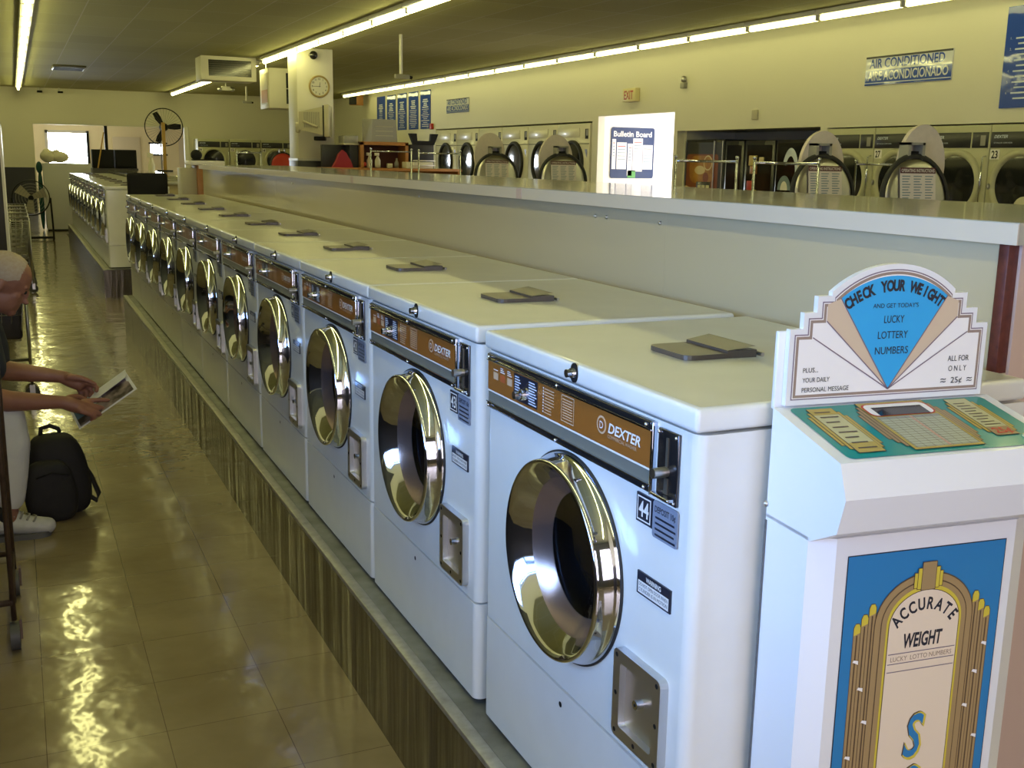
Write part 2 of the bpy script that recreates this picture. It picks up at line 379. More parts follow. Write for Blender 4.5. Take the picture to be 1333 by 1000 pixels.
# ================================================================== ROOM SHELL
XL, XR, YF, YB, ZC = -2.0, 7.8, -3.5, 30.3, 3.2
def holed(mb, a0, a1, z0, z1, holes, put, m):
    As = sorted({a0, a1, *[h[0] for h in holes], *[h[1] for h in holes]}); Zs = sorted({z0, z1, *[h[2] for h in holes], *[h[3] for h in holes]})
    for i in range(len(As)-1):
        for j in range(len(Zs)-1):
            ca, cz = (As[i]+As[i+1])/2, (Zs[j]+Zs[j+1])/2
            if not any(h[0] < ca < h[1] and h[2] < cz < h[3] for h in holes): put(mb, As[i], As[i+1], Zs[j], Zs[j+1], m)
struct(MB().box(XL-.2, XR+2.4, YF-.2, YB+4.8, -.1, 0, 'floor'), 'floor', 'glossy brown vinyl tile floor', 'floor')
struct(MB().box(XL-.2, XR+.15, YF-.2, YB+.15, ZC, ZC+.1, 'ceiling'), 'ceiling', 'drab acoustic tile ceiling', 'ceiling')
b = MB(); holed(b, YF-.15, YB+4.5, 0, ZC, [(-1.6, .6, 1.15, 2.20)], lambda q, a, c, z, w, m: q.box(XL-.15, XL, a, c, z, w, m), 'wall'); struct(b, 'wall_left', 'pale yellow left wall', 'wall')
struct(MB().box(XL, XL+.02, .75, YB, 0, 2.55, 'wainscot'), 'reflection_panel', 'unseen dark panel added on the left wall to darken chrome reflections', 'trim')  # out of view, added so the chrome doors reflect something dark
b = MB(); b.box(XL-.10, XL-.04, -1.6, .6, 1.15, 1.20, 'alu'); b.box(XL-.10, XL-.04, -1.6, .6, 2.15, 2.20, 'alu')
for y in (-1.6, -.53, .54): b.box(XL-.10, XL-.04, y, y+.06, 1.15, 2.20, 'alu')
w = struct(b, 'window_5', 'side shop window', 'window'); MB().box(XL-.075, XL-.07, -1.6, .6, 1.15, 2.20, 'winglass').build('pane', w)
NEARD = (5.70, 8.90, 0, 1.985); NICHE = (9.02, 12.08, 0, 2.0); DOORW = (12.17, 14.42, 0, 2.27); FARD = (14.62, 21.92, 0, 2.2)
b = MB(); holed(b, YF, YB, 0, ZC, [NEARD, NICHE, DOORW, FARD], lambda q, a, c, z, w, m: q.box(XR, XR+.12, a, c, z, w, m), 'wall')
for (y0, y1, x1, zt) in ((5.70, 8.90, 8.9, 1.985), (9.06, 12.02, 8.75, 2.0), (14.66, 21.92, 8.9, 2.2)):
    b.box(x1, x1+.05, y0-.05, y1+.05, 0, zt, 'wall'); b.box(XR+.12, x1, y0-.05, y0, 0, zt, 'wall'); b.box(XR+.12, x1, y1, y1+.05, 0, zt, 'wall'); b.box(XR+.12, x1, y0-.05, y1+.05, zt, zt+.05, 'wall')
struct(b, 'wall_right', 'pale yellow right wall with dryer recesses', 'wall')
# side lobby behind the right wall
b = MB(); b.box(XR+.12, 10.4, 14.44, 14.54, 0, 2.75, 'wall_white'); b.box(XR+.12, 10.4, 12.08, 12.17, 0, 2.75, 'wall_white'); b.box(XR+.12, 10.4, 12.08, 14.54, 2.75, 2.85, 'wall_white')
b.box(10.3, 10.4, 12.17, 12.3, 0, 2.75, 'wall_white'); b.box(10.3, 10.4, 14.3, 14.44, 0, 2.75, 'wall_white'); b.box(10.3, 10.4, 12.3, 14.3, 2.5, 2.75, 'wall_white')
struct(b, 'wall_lobby', 'white sunlit wall of the side lobby', 'wall')
# front wall with shop windows
wins = [(-1.9, 0.1, .45, 2.7), (0.75, 4.45, .45, 2.7)]
b = MB(); holed(b, XL, XR+.12, 0, ZC, wins, lambda q, a, c, z, w, m: q.box(a, c, YF-.12, YF, z, w, m), 'wall_dark'); struct(b, 'wall_front', 'shop front wall', 'wall')
for i, (x0, x1, z0, z1) in enumerate(wins):
    b = MB(); n = 2 if i == 0 else 3
    for k in range(n+1):
        x = x0+(x1-x0)*k/n; b.box(x-.03, x+.03, YF-.09, YF-.03, z0, z1, 'alu')
    b.box(x0, x1, YF-.09, YF-.03, z0, z0+.05, 'alu'); b.box(x0, x1, YF-.09, YF-.03, z1-.05, z1, 'alu')
    w = struct(b, 'window_%d' % (i+1), 'shop front window', 'window')
    MB().box(x0, x1, YF-.065, YF-.06, z0, z1, 'winglass').build('pane', w)
# back wall: header over a wide opening, dark wainscot at the left
b = MB(); holed(b, XL, XR+.12, 0, ZC, [(-.33, 3.62, 0, 2.27)], lambda q, a, c, z, w, m: q.box(a, c, YB, YB+.12, z, w, m), 'wall')
struct(b, 'wall_back', 'pale yellow back wall', 'wall')
struct(MB().box(XL, -.36, YB-.03, YB, 0, 1.15, 'wainscot'), 'trim_1', 'dark wainscot on the back wall', 'trim')
b = MB(); YR = 34.5
holed(b, XL, 6.0, 0, 3.0, [(.05, 1.25, .9, 2.2), (3.05, 3.5, 1.55, 1.85)], lambda q, a, c, z, w, m: q.box(a, c, YR, YR+.1, z, w, m), 'wall_rear'); b.box(XL, 6.0, YB+.12, YR, 2.9, 3.0, 'wall_rear'); b.box(5.9, 6.0, YB+.12, YR, 0, 2.9, 'wall_rear')
struct(b, 'wall_rear', 'white wall of the rear room', 'wall')
b = MB(); b.box(.05, .13, YR-.04, YR+.04, .9, 2.2, 'fixture'); b.box(1.2, 1.28, YR-.04, YR+.04, .9, 2.2, 'black'); b.box(.05, 1.25, YR-.04, YR+.04, 2.12, 2.2, 'fixture'); b.box(.05, 1.25, YR-.04, YR+.04, .9, .97, 'fixture')
w = struct(b, 'window_3', 'bright rear window', 'window'); MB().box(.1, 1.2, YR, YR+.005, .95, 2.15, 'winglass').build('pane', w)
b = MB(); b.box(3.0, 3.55, YR-.04, YR+.04, 1.5, 1.55, 'black'); b.box(3.0, 3.55, YR-.04, YR+.04, 1.85, 1.9, 'black'); w = struct(b, 'window_4', 'small bright rear window', 'window')
MB().box(3.05, 3.5, YR, YR+.005, 1.55, 1.85, 'winglass').build('pane', w)
area('daylight_rear_small', (3.27, 34.75, 1.7), (-PI/2, 0, 0), .5, .4, 25, (0.9, 0.97, 1.0))
for i, (x0, x1) in enumerate(((1.95, 2.75), (3.9, 4.7))):
    b = MB(); b.box(x0, x1, YR-.05, YR-.005, 0, 2.05, 'doorpaint', .008)
    w = struct(b, 'door_%d' % (i+1), 'cream door of the rear room', 'door')
    MB().sphere((x1-.08, YR-.08, 1.0), .035, 'steel').build('door_handle', w)
b = MB().box(3.50, 3.62, YB-.04, YB+.16, 0, 2.3, 'wall_white', .01); struct(b, 'trim_2', 'white frame of the rear opening', 'trim')
b = MB().box(1.42, 1.5, YB+.02, YB+.1, 0, 2.27, 'black'); struct(b, 'trim_3', 'dark post in the rear opening', 'trim')
b = MB().box(3.21, 3.79, 15.8, 16.38, 1.52, ZC, 'wall', .012).box(3.20, 3.80, 15.79, 16.39, 0, 1.50, 'wainscot', .008).box(3.195, 3.805, 15.785, 16.395, 1.49, 1.525, 'fixture')
struct(b, 'pillar', 'pale square pillar with dark lower cladding', 'pillar')

# fluorescent runs
def tube_light(x, y, label, group):
    t = thing('fluorescent_light', (x, y, ZC), label, 'ceiling light', group)
    return t
proto = tube_light(-.62, -2.0, '', '')
MB().box(-.075, .075, -.615, .615, -.055, -.001, 'fixture', .012).build('housing', proto)
tb = MB().cyl((0, -.585, -.085), (0, .585, -.085), .03, 'tube', n=10).build('tube', proto)
MB().box(-.03, .03, -.612, -.588, -.11, -.05, 'fixture').build('lamp_holder', proto)
MB().box(-.03, .03, .588, .612, -.11, -.05, 'fixture').build('lamp_holder', proto)
dim_tube = MB().cyl((0, -.585, -.085), (0, .585, -.085), .03, 'tube_dim', n=10).mesh('tube')
first = True
for rn, x, ys in (('left', -.62, [-2.2+1.25*i for i in range(26)]), ('middle', 3.13, [-1.6+1.25*i for i in range(16)]+[18.9+1.25*i for i in range(9)]), ('right', 7.18, [-2.2+1.25*i for i in range(24)])):
    vis = {'left': 11.5, 'middle': 9.3, 'right': 6.9}[rn]; k = 0; h = 0
    for y in ys:
        o = proto if first else copy_tree(proto)
        first = False
        o.location = (x, y, ZC)
        if rn == 'right':
            for c in o.children:
                if c.name.startswith('tube'): c.data = dim_tube
        if y < vis-1.2:
            tag(o, '%s overhead tube light from the shop front, %s ceiling run' % (ORD[h], rn), 'ceiling light', 'fluorescent lights of the %s ceiling run' % rn); h += 1
        else:
            tag(o, 'lit fluorescent tube of the %s ceiling run, %s one in view' % (rn, ORD[k]), 'ceiling light', 'fluorescent lights of the %s ceiling run' % rn); k += 1

# ================================================================== WASHERS
WW, WD, WH = 0.794, 0.67, 0.893
def body_profile(mb, z0, z1, x_off, hole, m):
    r = 0.02; n = 6
    path = [(WD, WW)] + [(r+x_off-r*math.cos(PI/2-PI/2*0)*0, WW)] if False else [(WD, WW)]
    for i in range(n+1):
        a = PI/2*i/n; path.append((x_off+r-r*math.sin(a), WW-r+r*math.cos(a)))
    p2 = []
    for i in range(n+1):
        a = PI/2*i/n; p2.append((x_off+r-r*math.cos(a), r-r*math.sin(a)))
    p2.append((WD, 0))
    for P in (path, p2):
        k = len(P); vs = [(x, y, z0) for x, y in P]+[(x, y, z1) for x, y in P]
        mb.add(vs, [(i, i+1, k+i+1, k+i) for i in range(k-1)], m, True)
    mb.add([(WD, 0, z0), (WD, WW, z0), (WD, WW, z1), (WD, 0, z1)], [(0, 1, 2, 3)], m)
    A = path + p2
    mb.add([(x, y, z1) for x, y in A], [list(range(len(A)))], m); mb.add([(x, y, z0) for x, y in A], [list(range(len(A)))[::-1]], m)
    y0, y1 = r, WW-r
    if not hole:
        mb.add([(x_off, y0, z0), (x_off, y1, z0), (x_off, y1, z1), (x_off, y0, z1)], [(0, 3, 2, 1)], m)
    else:
        cy, cz, hr = hole; n = 64; inn = []; out = []
        for i in range(n):
            a = 2*PI*i/n; c, s_ = math.cos(a), math.sin(a); inn.append((x_off, cy+hr*c, cz+hr*s_))
            t = min((((y1-cy) if c > 0 else (y0-cy))/c) if abs(c) > 1e-6 else 9, (((z1-cz) if s_ > 0 else (z0-cz))/s_) if abs(s_) > 1e-6 else 9)
            out.append((x_off, cy+t*c, cz+t*s_))
        mb.add(inn+out, [(i, (i+1) % n, n+(i+1) % n, n+i) for i in range(n)], m)
        for (yy, zz) in ((y0, z0), (y0, z1), (y1, z0), (y1, z1)):
            near = sorted(out, key=lambda p: (p[1]-yy)**2+(p[2]-zz)**2)[:2]
            mb.add([(x_off, yy, zz), near[0], near[1]], [(0, 1, 2)], m)
FR = frame((0, 0, 0), (0, -1, 0), (0, 0, 1))         # front-face plane: local x = -y, local y = z
def FX(x): return frame((x, 0, 0), (0, -1, 0), (0, 0, 1))

def plate_number(num):
    T = FX(-.004); b = MB(); b.box(-.0035, .0, .115, .164, .672, .721, 'plate_dark')
    b.rect(-.160, -.119, .676, .717, .0002, 'print_white', T); b.rect(-.1575, -.1215, .6785, .7145, .0004, 'plate_dark', T)
    b.text(str(num), -.1395, .684, .026, 'print_white', T, w=.030, bold=.02, z=.0006); return b

def make_washer(num):
    t = thing('washing_machine', (0.006, 0, .312), '', 'washing machine')
    b = MB(); body_profile(b, .252, .852, 0, (.40, .523, .165), 'enamel')
    b.box(.04, .045, .03, .06, .3, .31, 'enamel'); b.build('cabinet', t)
    b = MB(); body_profile(b, .012, .247, -.001, None, 'enamel'); b.disc((-.0016, .416, .215), (-1, 0, 0), .006, 'black', 12)
    lp = b.build('lower_panel', t)
    for i in range(1): MB().box(.03, WD-.03, .03, WW-.03, 0, .014, 'black').build('base', t)
    b = MB(); b.box(-.008, WD, -.0015, WW+.0015, .856, .893, 'enamel', .008, 4)
    # worn top surface lies on the lid
    b.add([(.006, .012, .8934), (WD-.012, .012, .8934), (WD-.012, WW-.012, .8934), (.006, WW-.012, .8934)], [(0, 1, 2, 3)], 'enamel_top')
    lid = b.build('lid', t)
    b = MB(); b.cyl((-.0085, .383, .877), (-.017, .383, .877), .011, 'chrome', r1=.009, n=20); b.cyl((-.017, .383, .877), (-.026, .383, .877), .0075, 'chrome', n=20)
    b.prism(circle(-.383, .877, .0125, 20, ry=.018), 0, .003, 'black', FX(-.008)); b.build('lid_lock', lid)
    # soap flap
    b = MB(); b.prism(rrect(.195, .305, .335, .472, .02), .894, .903, 'brownflap'); b.prism([(.285, .335), (.345, .328), (.345, .480), (.285, .472)], .894, .908, 'brownflap')
    fl = b.build('soap_flap', lid)
    b = MB(); b.cyl((.352, .318, .9), (.352, .492, .9), .004, 'steel', n=10); b.add([(.285, .335, .9082), (.343, .328, .9150), (.343, .480, .9150), (.285, .472, .9082)], [(0, 1, 2, 3)], 'brownflap'); b.build('hinge', fl)
    # control panel
    T = FX(-.006); b = MB(); y0, y1 = .122, .776
    b.box(-.005, 0, y0, y1, .730, .848, 'greyband')
    b.box(-.009, 0, y0, y1, .834, .847, 'coindark', .002); b.box(-.009, 0, y0, y1, .731, .743, 'coindark', .002)
    b.box(-.0105, 0, y0, y1, .8325, .8345, 'chrome'); b.box(-.0105, 0, y0, y1, .7432, .7452, 'chrome'); b.box(-.009, 0, y0-.006, y0, .728, .848, 'chrome', .001)
    b.rect(-y1, -y0, .770, .833, .0004, 'orange', T); b.rect(-y1, -y0, .7665, .770, .0005, 'print_white', T)
    for yy in (.765, .45, .135):
        for zz in (.8405, .737): b.sphere((-.010, yy, zz), .0035, 'chrome', 8, 6)
    for i, (yy, mm) in enumerate(((.735, 'print_tan'), (.70, 'redbrown'), (.665, 'print_tan'))):
        b.rect(-yy-.012, -yy+.012, .797, .812, .0008, mm, T)
        for k in range(3 if i else 1): b.rect(-yy-.012, -yy+.010-.004*k, .816+.004*k, .818+.004*k, .0008, 'print_white', T)
    b.rect(-.645, -.535, .775, .829, .0007, 'plate_dark', T)
    for k in range(9):
        for (a, c) in ((-.640, -.612), (-.575, -.540)): b.rect(a, c-(k % 3)*.004, .779+k*.0053, .7815+k*.0053, .0009, 'signtext', T)
    for k in range(9): b.rect(-.505, -.475+(.01 if k > 2 else 0), .777+k*.0057, .779+k*.0057, .0008, 'print_tan', T); b.rect(-.512, -.508, .777+k*.0057, .780+k*.0057, .0008, 'print_white', T)
    b.rect(-.435, -.385, .778, .828, .0007, 'print_tan', T); b.rect(-.433, -.387, .780, .826, .0008, 'orange', T)
    for k in range(8): b.rect(-.430, -.391, .784+k*.005, .786+k*.005, .0009, 'print_tan', T)
    b.text('DEXTER', -.207, .797, .017, 'print_white', T, w=.105, bold=.02, shear=.2, z=.0009)
    b.text('COMMERCIAL WASHER', -.213, .7875, .006, 'print_tan', T, w=.095, z=.0009)
    b.prism(circle(-.283, .805, .016, 20), 0, .0009, 'print_tan', T); b.prism(circle(-.283, .805, .0125, 20), 0, .0011, 'orange', T); b.text('D', -.283, .7985, .013, 'print_white', T, z=.0013)
    cp = b.build('control_panel', t)
    b = MB(); b.cyl((-.006, .586, .796), (-.020, .586, .796), .013, 'chrome', r1=.011, n=24); b.cyl((-.020, .586, .796), (-.034, .586, .796), .008, 'chrome', n=20); b.build('knob', cp)
    # coin slide
    b = MB(); b.box(-.006, 0, .047, .105, .727, .843, 'coindark', .002)
    for yy in (.052, .100):
        for zz in (.837, .733): b.sphere((-.007, yy, zz), .003, 'chrome', 8, 6)
    b.box(-.008, -.005, .072, .078, .785, .832, 'grille_slat'); b.box(-.008, -.005, .070, .080, .742, .768, 'grille_slat'); cs = b.build('coin_slot', t)
    b = MB(); b.cyl((-.006, .076, .778), (-.032, .076, .778), .0085, 'steel', n=20); b.build('coin_slide', cs)
    MB().box(-.02, -.006, .05, .102, .735, .741, 'chrome', .002).build('coin_tray', cs)
    # number, instruction and warning plates
    plate_number(num).build('number_plate', t)
    T = FX(-.0035); b = MB(); b.prism(rrect(-.113, -.042, .661, .722, .005), 0, .003, 'plate_blue', FX(-.001)); T = FX(-.0042)
    b.text('DEPOSIT 10¢', -.0775, .704, .010, 'print_dark', T, w=.060, bold=.02)
    for k in range(4): b.rect(-.105, -.050+.004*(k % 2), .697-k*.0095, .6935-k*.0095, 0, 'plate_dark', T)
    b.build('instruction_plate', t)
    b = MB(); b.box(-.003, 0, .053, .153, .550, .589, 'plate_dark'); T = FX(-.0033)
    b.text('WARNING', -.103, .577, .008, 'print_white', T, w=.045, bold=.02); b.rect(-.149, -.057, .553, .574, 0, 'print_white', T)
    b.text('DO NOT OPEN DOOR WHEN', -.103, .5655, .006, 'print_dark', T, w=.086, z=.0003); b.text('CYLINDER IS IN MOTION', -.103, .5565, .006, 'print_dark', T, w=.086, z=.0003)
    b.build('warning_plate', t)
    # coin vault
    b = MB(); y0, y1, z0, z1 = .049, .197, .276, .437; w = .022
    out = rrect(-y1, -y0, z0, z1, .012); inn = rrect(-y1+w, -y0-w, z0+w, z1-w, .006); n = len(out); d = .016
    V = [(x, y, 0) for x, y in out]+[(x, y, d) for x, y in out]+[(x, y, d) for x, y in inn]+[(x, y, 0.001) for x, y in inn]
    b.add(V, [(k*n+i, k*n+(i+1) % n, (k+1)*n+(i+1) % n, (k+1)*n+i) for k in range(3) for i in range(n)], 'alu', False, FX(0))
    b.rect(-y1+w-.002, -y0-w+.002, z0+w-.002, z1-w+.002, .003, 'alu', FX(0))
    for (yy, zz) in ((.06, .426), (.186, .426), (.06, .287), (.186, .287), (.06, .356), (.186, .356), (.123, .287)): b.disc((-.0163, yy, zz), (-1, 0, 0), .0045, 'black', 10)
    cv = b.build('coin_vault', t)
    b = MB(); b.cyl((-.003, .123, .362), (-.016, .123, .362), .008, 'chrome', n=20); b.disc((-.0163, .123, .362), (-1, 0, 0), .003, 'black', 8); b.build('vault_lock', cv)
    # door
    O = (0, .40, .523); ax = (-1, 0, 0)
    b = MB(); b.lathe([(.199, 0), (.1985, .006), (.195, .012), (.1905, .018), (.1885, .040), (.187, .046), (.1835, .0475), (.180, .045), (.172, .036), (.160, .018), (.1505, .004)], O, ax, 'chrome', 96); dr = b.build('door', t)
    MB().lathe([(.2005, -.002), (.2015, .003), (.2000, .0055), (.196, .004)], O, ax, 'rubber', 96).build('gasket', dr)
    MB().lathe([(.1505, .0045), (.145, -.002), (.132, -.014), (.121, -.024), (.118, -.026)], O, ax, 'copper', 96).build('inner_ring', dr)
    g = MB(); g.lathe([(.119, -.025), (.10, -.034), (.07, -.042), (.035, -.046), (.001, -.047)], O, ax, 'washglass', 64); g.build('glass', dr)
    b = MB(); b.lathe([(.166, .002), (.16, -.05), (.165, -.06), (.25, -.08), (.26, -.36), (.2, -.40), (.001, -.41)], O, ax, 'drum', 48); b.tube([(.10, .36, .40), (.12, .30, .46), (.12, .285, .54)], .006, 'steel'); b.build('drum', t)
    return t
W0 = make_washer(44)
WORD = {0: 'white front-load washer numbered 44, nearest of the row, next to the weighing scale',
        1: 'white front-load washer numbered 43, second from the near end of the front row'}
for k in range(11):
    o = W0 if k == 0 else copy_tree(W0)
    o.location = (0.006, -.042 if k == 0 else k*.80, .312)
    tag(o, WORD.get(k, 'white front-load washer with chrome porthole, %s from the near end of the front row' % ORD[k]), 'washing machine', 'front row of washers')
    if k:
        for c in o.children:
            if c.name.startswith('number_plate'): c.data = plate_number(44-k).mesh('number_plate')
for k in range(10):
    o = copy_tree(W0); o.location = (0.006, 11.29+.76*k*1.0+.04*k, .312)
    tag(o, 'distant chrome-porthole washer, %s from the near end of the far row' % ORD[k], 'washing machine', 'far row of washers')
    for c in o.children:
        if c.name.startswith('number_plate'): c.data = plate_number(33-k).mesh('number_plate')
for i, (y0, y1, lab) in enumerate(((-.046, 8.83, 'long stained metal plinth with a ledge under the front row of washers'), (11.2, 19.45, 'stained metal plinth under the far row of washers'))):
    p = thing('washer_plinth', (0, y0, 0), lab, 'plinth')
    b = MB(); b.box(-.066, .70, 0, y1-y0, 0, .306, 'darksteel'); b.build('plinth_body', p)
    MB().box(-.040, .70, .004, y1-y0-.004, .3055, .3115, 'ledge').build('ledge', p)
    MB().box(-.0685, -.036, -.002, y1-y0, .300, .3145, 'trimstrip', .002).build('edge_trim', p)

# ================================================================== SERVICE COUNTER BEHIND THE ROW
c = thing('service_counter', (0, 0, 0), 'long cream laminate counter on a grey bulkhead behind the front row of washers', 'counter')
b = MB(); b.box(.70, 1.52, .03, 9.25, 1.427, 1.466, 'laminate'); b.box(.697, .7005, .03, 9.25, 1.427, 1.464, 'laminate_edge'); b.build('countertop', c)
MB().box(.725, .745, .085, 9.2, 0, 1.427, 'panel').build('front_panel', c)
for y in (1.2, 6.1): MB().box(.7246, .726, y-.0015, y+.0015, .9, 1.427, 'panel').build('panel_seam', c)
MB().box(.745, 1.45, .085, 9.2, 0, 1.427, 'pinkpanel').build('bulkhead', c)
MB().box(.722, .748, .066, .088, 1.19, 1.427, 'rust', .001).build('corner_strip', c)
MB().box(.722, .748, .066, .088, 0, 1.19, 'laminate_edge', .001).build('corner_angle', c)
MB().box(.748, 1.45, .06, .085, 0, 1.427, 'pinkpanel').build('end_panel', c)
for y in (2.1, 4.15): MB().box(.695, .6985, y-.02, y+.02, 1.428, 1.463, 'pinkpanel').build('joint_strip', c)
for (y, z) in ((1.53, 1.395), (1.60, 1.395), (1.23, 1.395), (3.2, 1.395), (5.6, 1.39)): MB().sphere((.724, y, z), .006, 'steel', 10, 6).build('screw', c)

# ================================================================== WEIGHING SCALE
S = thing('weighing_scale', (.117, -.066, 0), 'white coin-operated weighing scale with blue front panel and fan-shaped sign', 'weighing scale', None, -math.radians(6))
def vpl(v): return frame((0, v, 0), (1, 0, 0), (0, 0, 1))       # front plane: local x = u, local y = z, normal -v
b = MB()
prof = [(0, .0), (0, -.112), (.036, -.130), (.354, -.130), (.390, -.112), (.390, 0)]
b.prism(prof, .10, 1.04, 'scale_white'); b.box(-.002, 0.001, -.004, 0, .1, 1.03, 'sole'); b.build('column', S)
b = MB()       # head: side profile (v,z)
hp = [(0.0, 1.035), (-.115, 1.035), (-.176, 1.066), (-.190, 1.118), (-.172, 1.165), (.0, 1.204)]
T = frame((0, 0, 0), (0, 1, 0), (0, 0, 1))
n = len(hp); A = [(0, v, z) for v, z in hp]; B = [(.392, v, z) for v, z in hp]
b.add(A+B, [(i, (i+1) % n, n+(i+1) % n, n+i) for i in range(n)], 'scale_white'); b.add(A, [list(range(n))], 'scale_white'); b.add(B, [list(range(n))[::-1]], 'scale_white')
hd = b.build('head', S)
b = MB(); b.sphere((-.001, .0, 1.055), .005, 'steel', 10, 6); b.build('side_screw', hd)
# slanted console
ud = Vector((1, 0, 0)); vd = Vector((0, .172, .039)).normalized()
CT = frame((0, -.172, 1.1655), ud, vd)            # local x = u 0..0.39, local y = 0..0.184
b = MB(); b.flat(rrect(.020, .372, .008, .168, .01), .0006, 'teal', CT)
def deco(x0, x1, y0, y1, m1, m2, steps):
    for k in range(steps):
        e = .006*(steps-1-k); yy0 = y0+.010*(steps-1-k)*1.2; yy1 = y1-.010*(steps-1-k)*1.2
        b.rect(x0-e-.0012, x1+e+.0012, yy0-.0012, yy1+.0012, .0008+.0004*k, 'gold_dk', CT); b.rect(x0-e, x1+e, yy0, yy1, .001+.0004*k, m1 if k < steps-1 else m2, CT)
deco(.045, .088, .022, .158, 'yellowprint', 'paleyellow', 3); deco(.296, .336, .040, .162, 'yellowprint', 'paleyellow', 3)
deco(.135, .255, .018, .166, 'gold', 'yellowprint', 4)
b.rect(.045, .088, .022, .05, .0021, 'yellowprint', CT); b.rect(.045, .088, .138, .158, .0021, 'yellowprint', CT); b.rect(.296, .336, .04, .066, .0021, 'gold', CT)
for k in range(8): b.rect(.051, .082-.004*(k % 3), .032+k*.016, .0355+k*.016, .0024, 'gold_dk', CT)
for k in range(9): b.rect(.301, .330-.004*(k % 3), .072+k*.009, .0745+k*.009, .0024, 'gold_dk', CT)
b.text('25¢', .316, .045, .016, 'redprint', CT, w=.032, bold=.03, z=.0025)
b.rect(.140, .250, .022, .118, .0025, 'chartgreen', CT); b.rect(.140, .250, .110, .118, .0027, 'grey_plastic', CT)
for k in range(12): b.rect(.140, .250, .024+k*.0072, .0246+k*.0072, .0028, 'gold_dk', CT)
for k in range(8): b.rect(.141+k*.0155, .1416+k*.0155, .022, .116, .0028, 'gold_dk', CT)
b.rect(.196, .200, .022, .116, .0029, 'pinkthing', CT)
b.flat(rrect(.136, .254, .120, .160, .012), .003, 'redprint', CT); b.flat(rrect(.139, .251, .1215, .158, .011), .0032, 'sign_white', CT); b.rect(.150, .240, .121, .148, .0034, 'blackgloss', CT)
b.build('console', hd)
b = MB(); b.prism(rrect(.336, .370, .014, .036, .003), .0006, .004, 'paleyellow', CT); b.rect(.344, .362, .024, .0265, .0043, 'black', CT); b.build('coin_slot', hd)
# fan-shaped sign on top
vs = -.006; SGc = (.196, 1.205)
def stepped(inset):
    cx = .1945; i = inset
    L = [(.016+i, 1.207+i), (.016+i, 1.322-i), (.038+i, 1.322-i), (.038+i, 1.346-i), (.060+i, 1.346-i), (.060+i, 1.370-i), (.084+i*.6, 1.370-i)]
    xs = .084+i*.6; h = 1.416-i; zs = 1.376-i
    arc = []
    x_l, x_r = xs, 2*cx-xs; n = 24; sag = h-zs; half = (x_r-x_l)/2; R = (half*half+sag*sag)/(2*sag)
    for k in range(n+1):
        a = math.asin(half/R)*(-1+2*k/n); arc.append((cx+R*math.sin(a), h-R+R*math.cos(a)))
    Rr = [(2*cx-x, z) for x, z in L][::-1]
    return (L+arc+Rr)[::-1]
sb = MB(); T = vpl(vs); sb.prism(stepped(0), -.010, 0, 'scale_white', T)
sb.flat(stepped(.008), .0004, 'sign_mauve', T); sb.flat(stepped(.0098), .0006, 'sign_white', T); sb.flat(stepped(.0112), .0008, 'sign_brown', T); sb.flat(stepped(.0155), .001, 'sign_white', T)
pt = (.1945, 1.2245); cx = .1945
def fan(p, q, m, z): sb.flat([pt, p, q] if False else [pt, q, p], z, m, T)
# blue wedge with arched top
xs = .0985; sag_top = 1.398
half = cx-xs; sag = 1.3985-1.366; R = (half*half+sag*sag)/(2*sag)
arc = []
for k in range(21):
    a = math.asin(half/R)*(-1+2*k/20); arc.append((cx+R*math.sin(a), 1.3985-R+R*math.cos(a)))
def mirror(P): return [(2*cx-x, z) for x, z in P][::-1]
tanL = [pt, (xs-.001, 1.365), (.0765, 1.358), (.0765, 1.333)][::1]
for P in (tanL,):
    sb.flat(P[::-1], .0012, 'sign_tan', T); sb.flat(mirror(P)[::-1], .0012, 'sign_tan', T)
sb.flat(([pt]+arc)[::-1] if False else [pt]+arc[::-1], .0014, 'sign_cyan', T)
def line(p, q, w, m, z):
    d = Vector((q[0]-p[0], q[1]-p[1])).normalized(); nx, ny = -d.y*w/2, d.x*w/2
    sb.flat([(p[0]-nx, p[1]-ny), (q[0]-nx, q[1]-ny), (q[0]+nx, q[1]+ny), (p[0]+nx, p[1]+ny)], z, m, T)
for q in ((xs, 1.366), (.0765, 1.333), (.0545, 1.309)):
    line(pt, q, .0018, 'sign_mauve', .0016); line(pt, (2*cx-q[0], q[1]), .0018, 'sign_mauve', .0016)
arc_c = 1.3985-R
sb.arc_text('CHECK YOUR WEIGHT', cx, arc_c-.004, R-.0185, PI/2+.92*math.asin(half/R), PI/2-.92*math.asin(half/R), .0160, 'print_dark', T, bold=.045, z=.002, sx=.70)
for st, x, z, h, w in (("AND GET TODAY'S", cx+.002, 1.350, .0068, .082), ('LUCKY', cx+.001, 1.327, .0115, .036), ('LOTTERY', cx+.001, 1.303, .0115, .054), ('NUMBERS', cx+.001, 1.279, .0115, .060)):
    sb.text(st, x, z, h, 'print_dark', T, w=w, z=.002)
for st, z, w in (('PLUS...', 1.2565, .026), ('YOUR DAILY', 1.2415, .047), ('PERSONAL MESSAGE', 1.2265, .082)): sb.text(st, .0415, z, .0072, 'print_dark', T, w=w, align='l', z=.002)
for st, z, w in (('ALL FOR', 1.263, .040), ('O N L Y', 1.247, .034)): sb.text(st, .322, z, .0088, 'print_dark', T, w=w, z=.002)
sb.text('25¢', .322, 1.228, .0095, 'print_dark', T, w=.021, z=.002); [sb.text('~', x_, z_, .008, 'print_dark', T, w=.010, z=.002, bold=.02) for x_ in (.297, .347) for z_ in (1.2275, 1.2315)]
sg = sb.build('fan_sign', S); MB().box(.004, .385, .005, .014, 1.200, 1.318, 'scale_white', .002).build('sign_box', S)
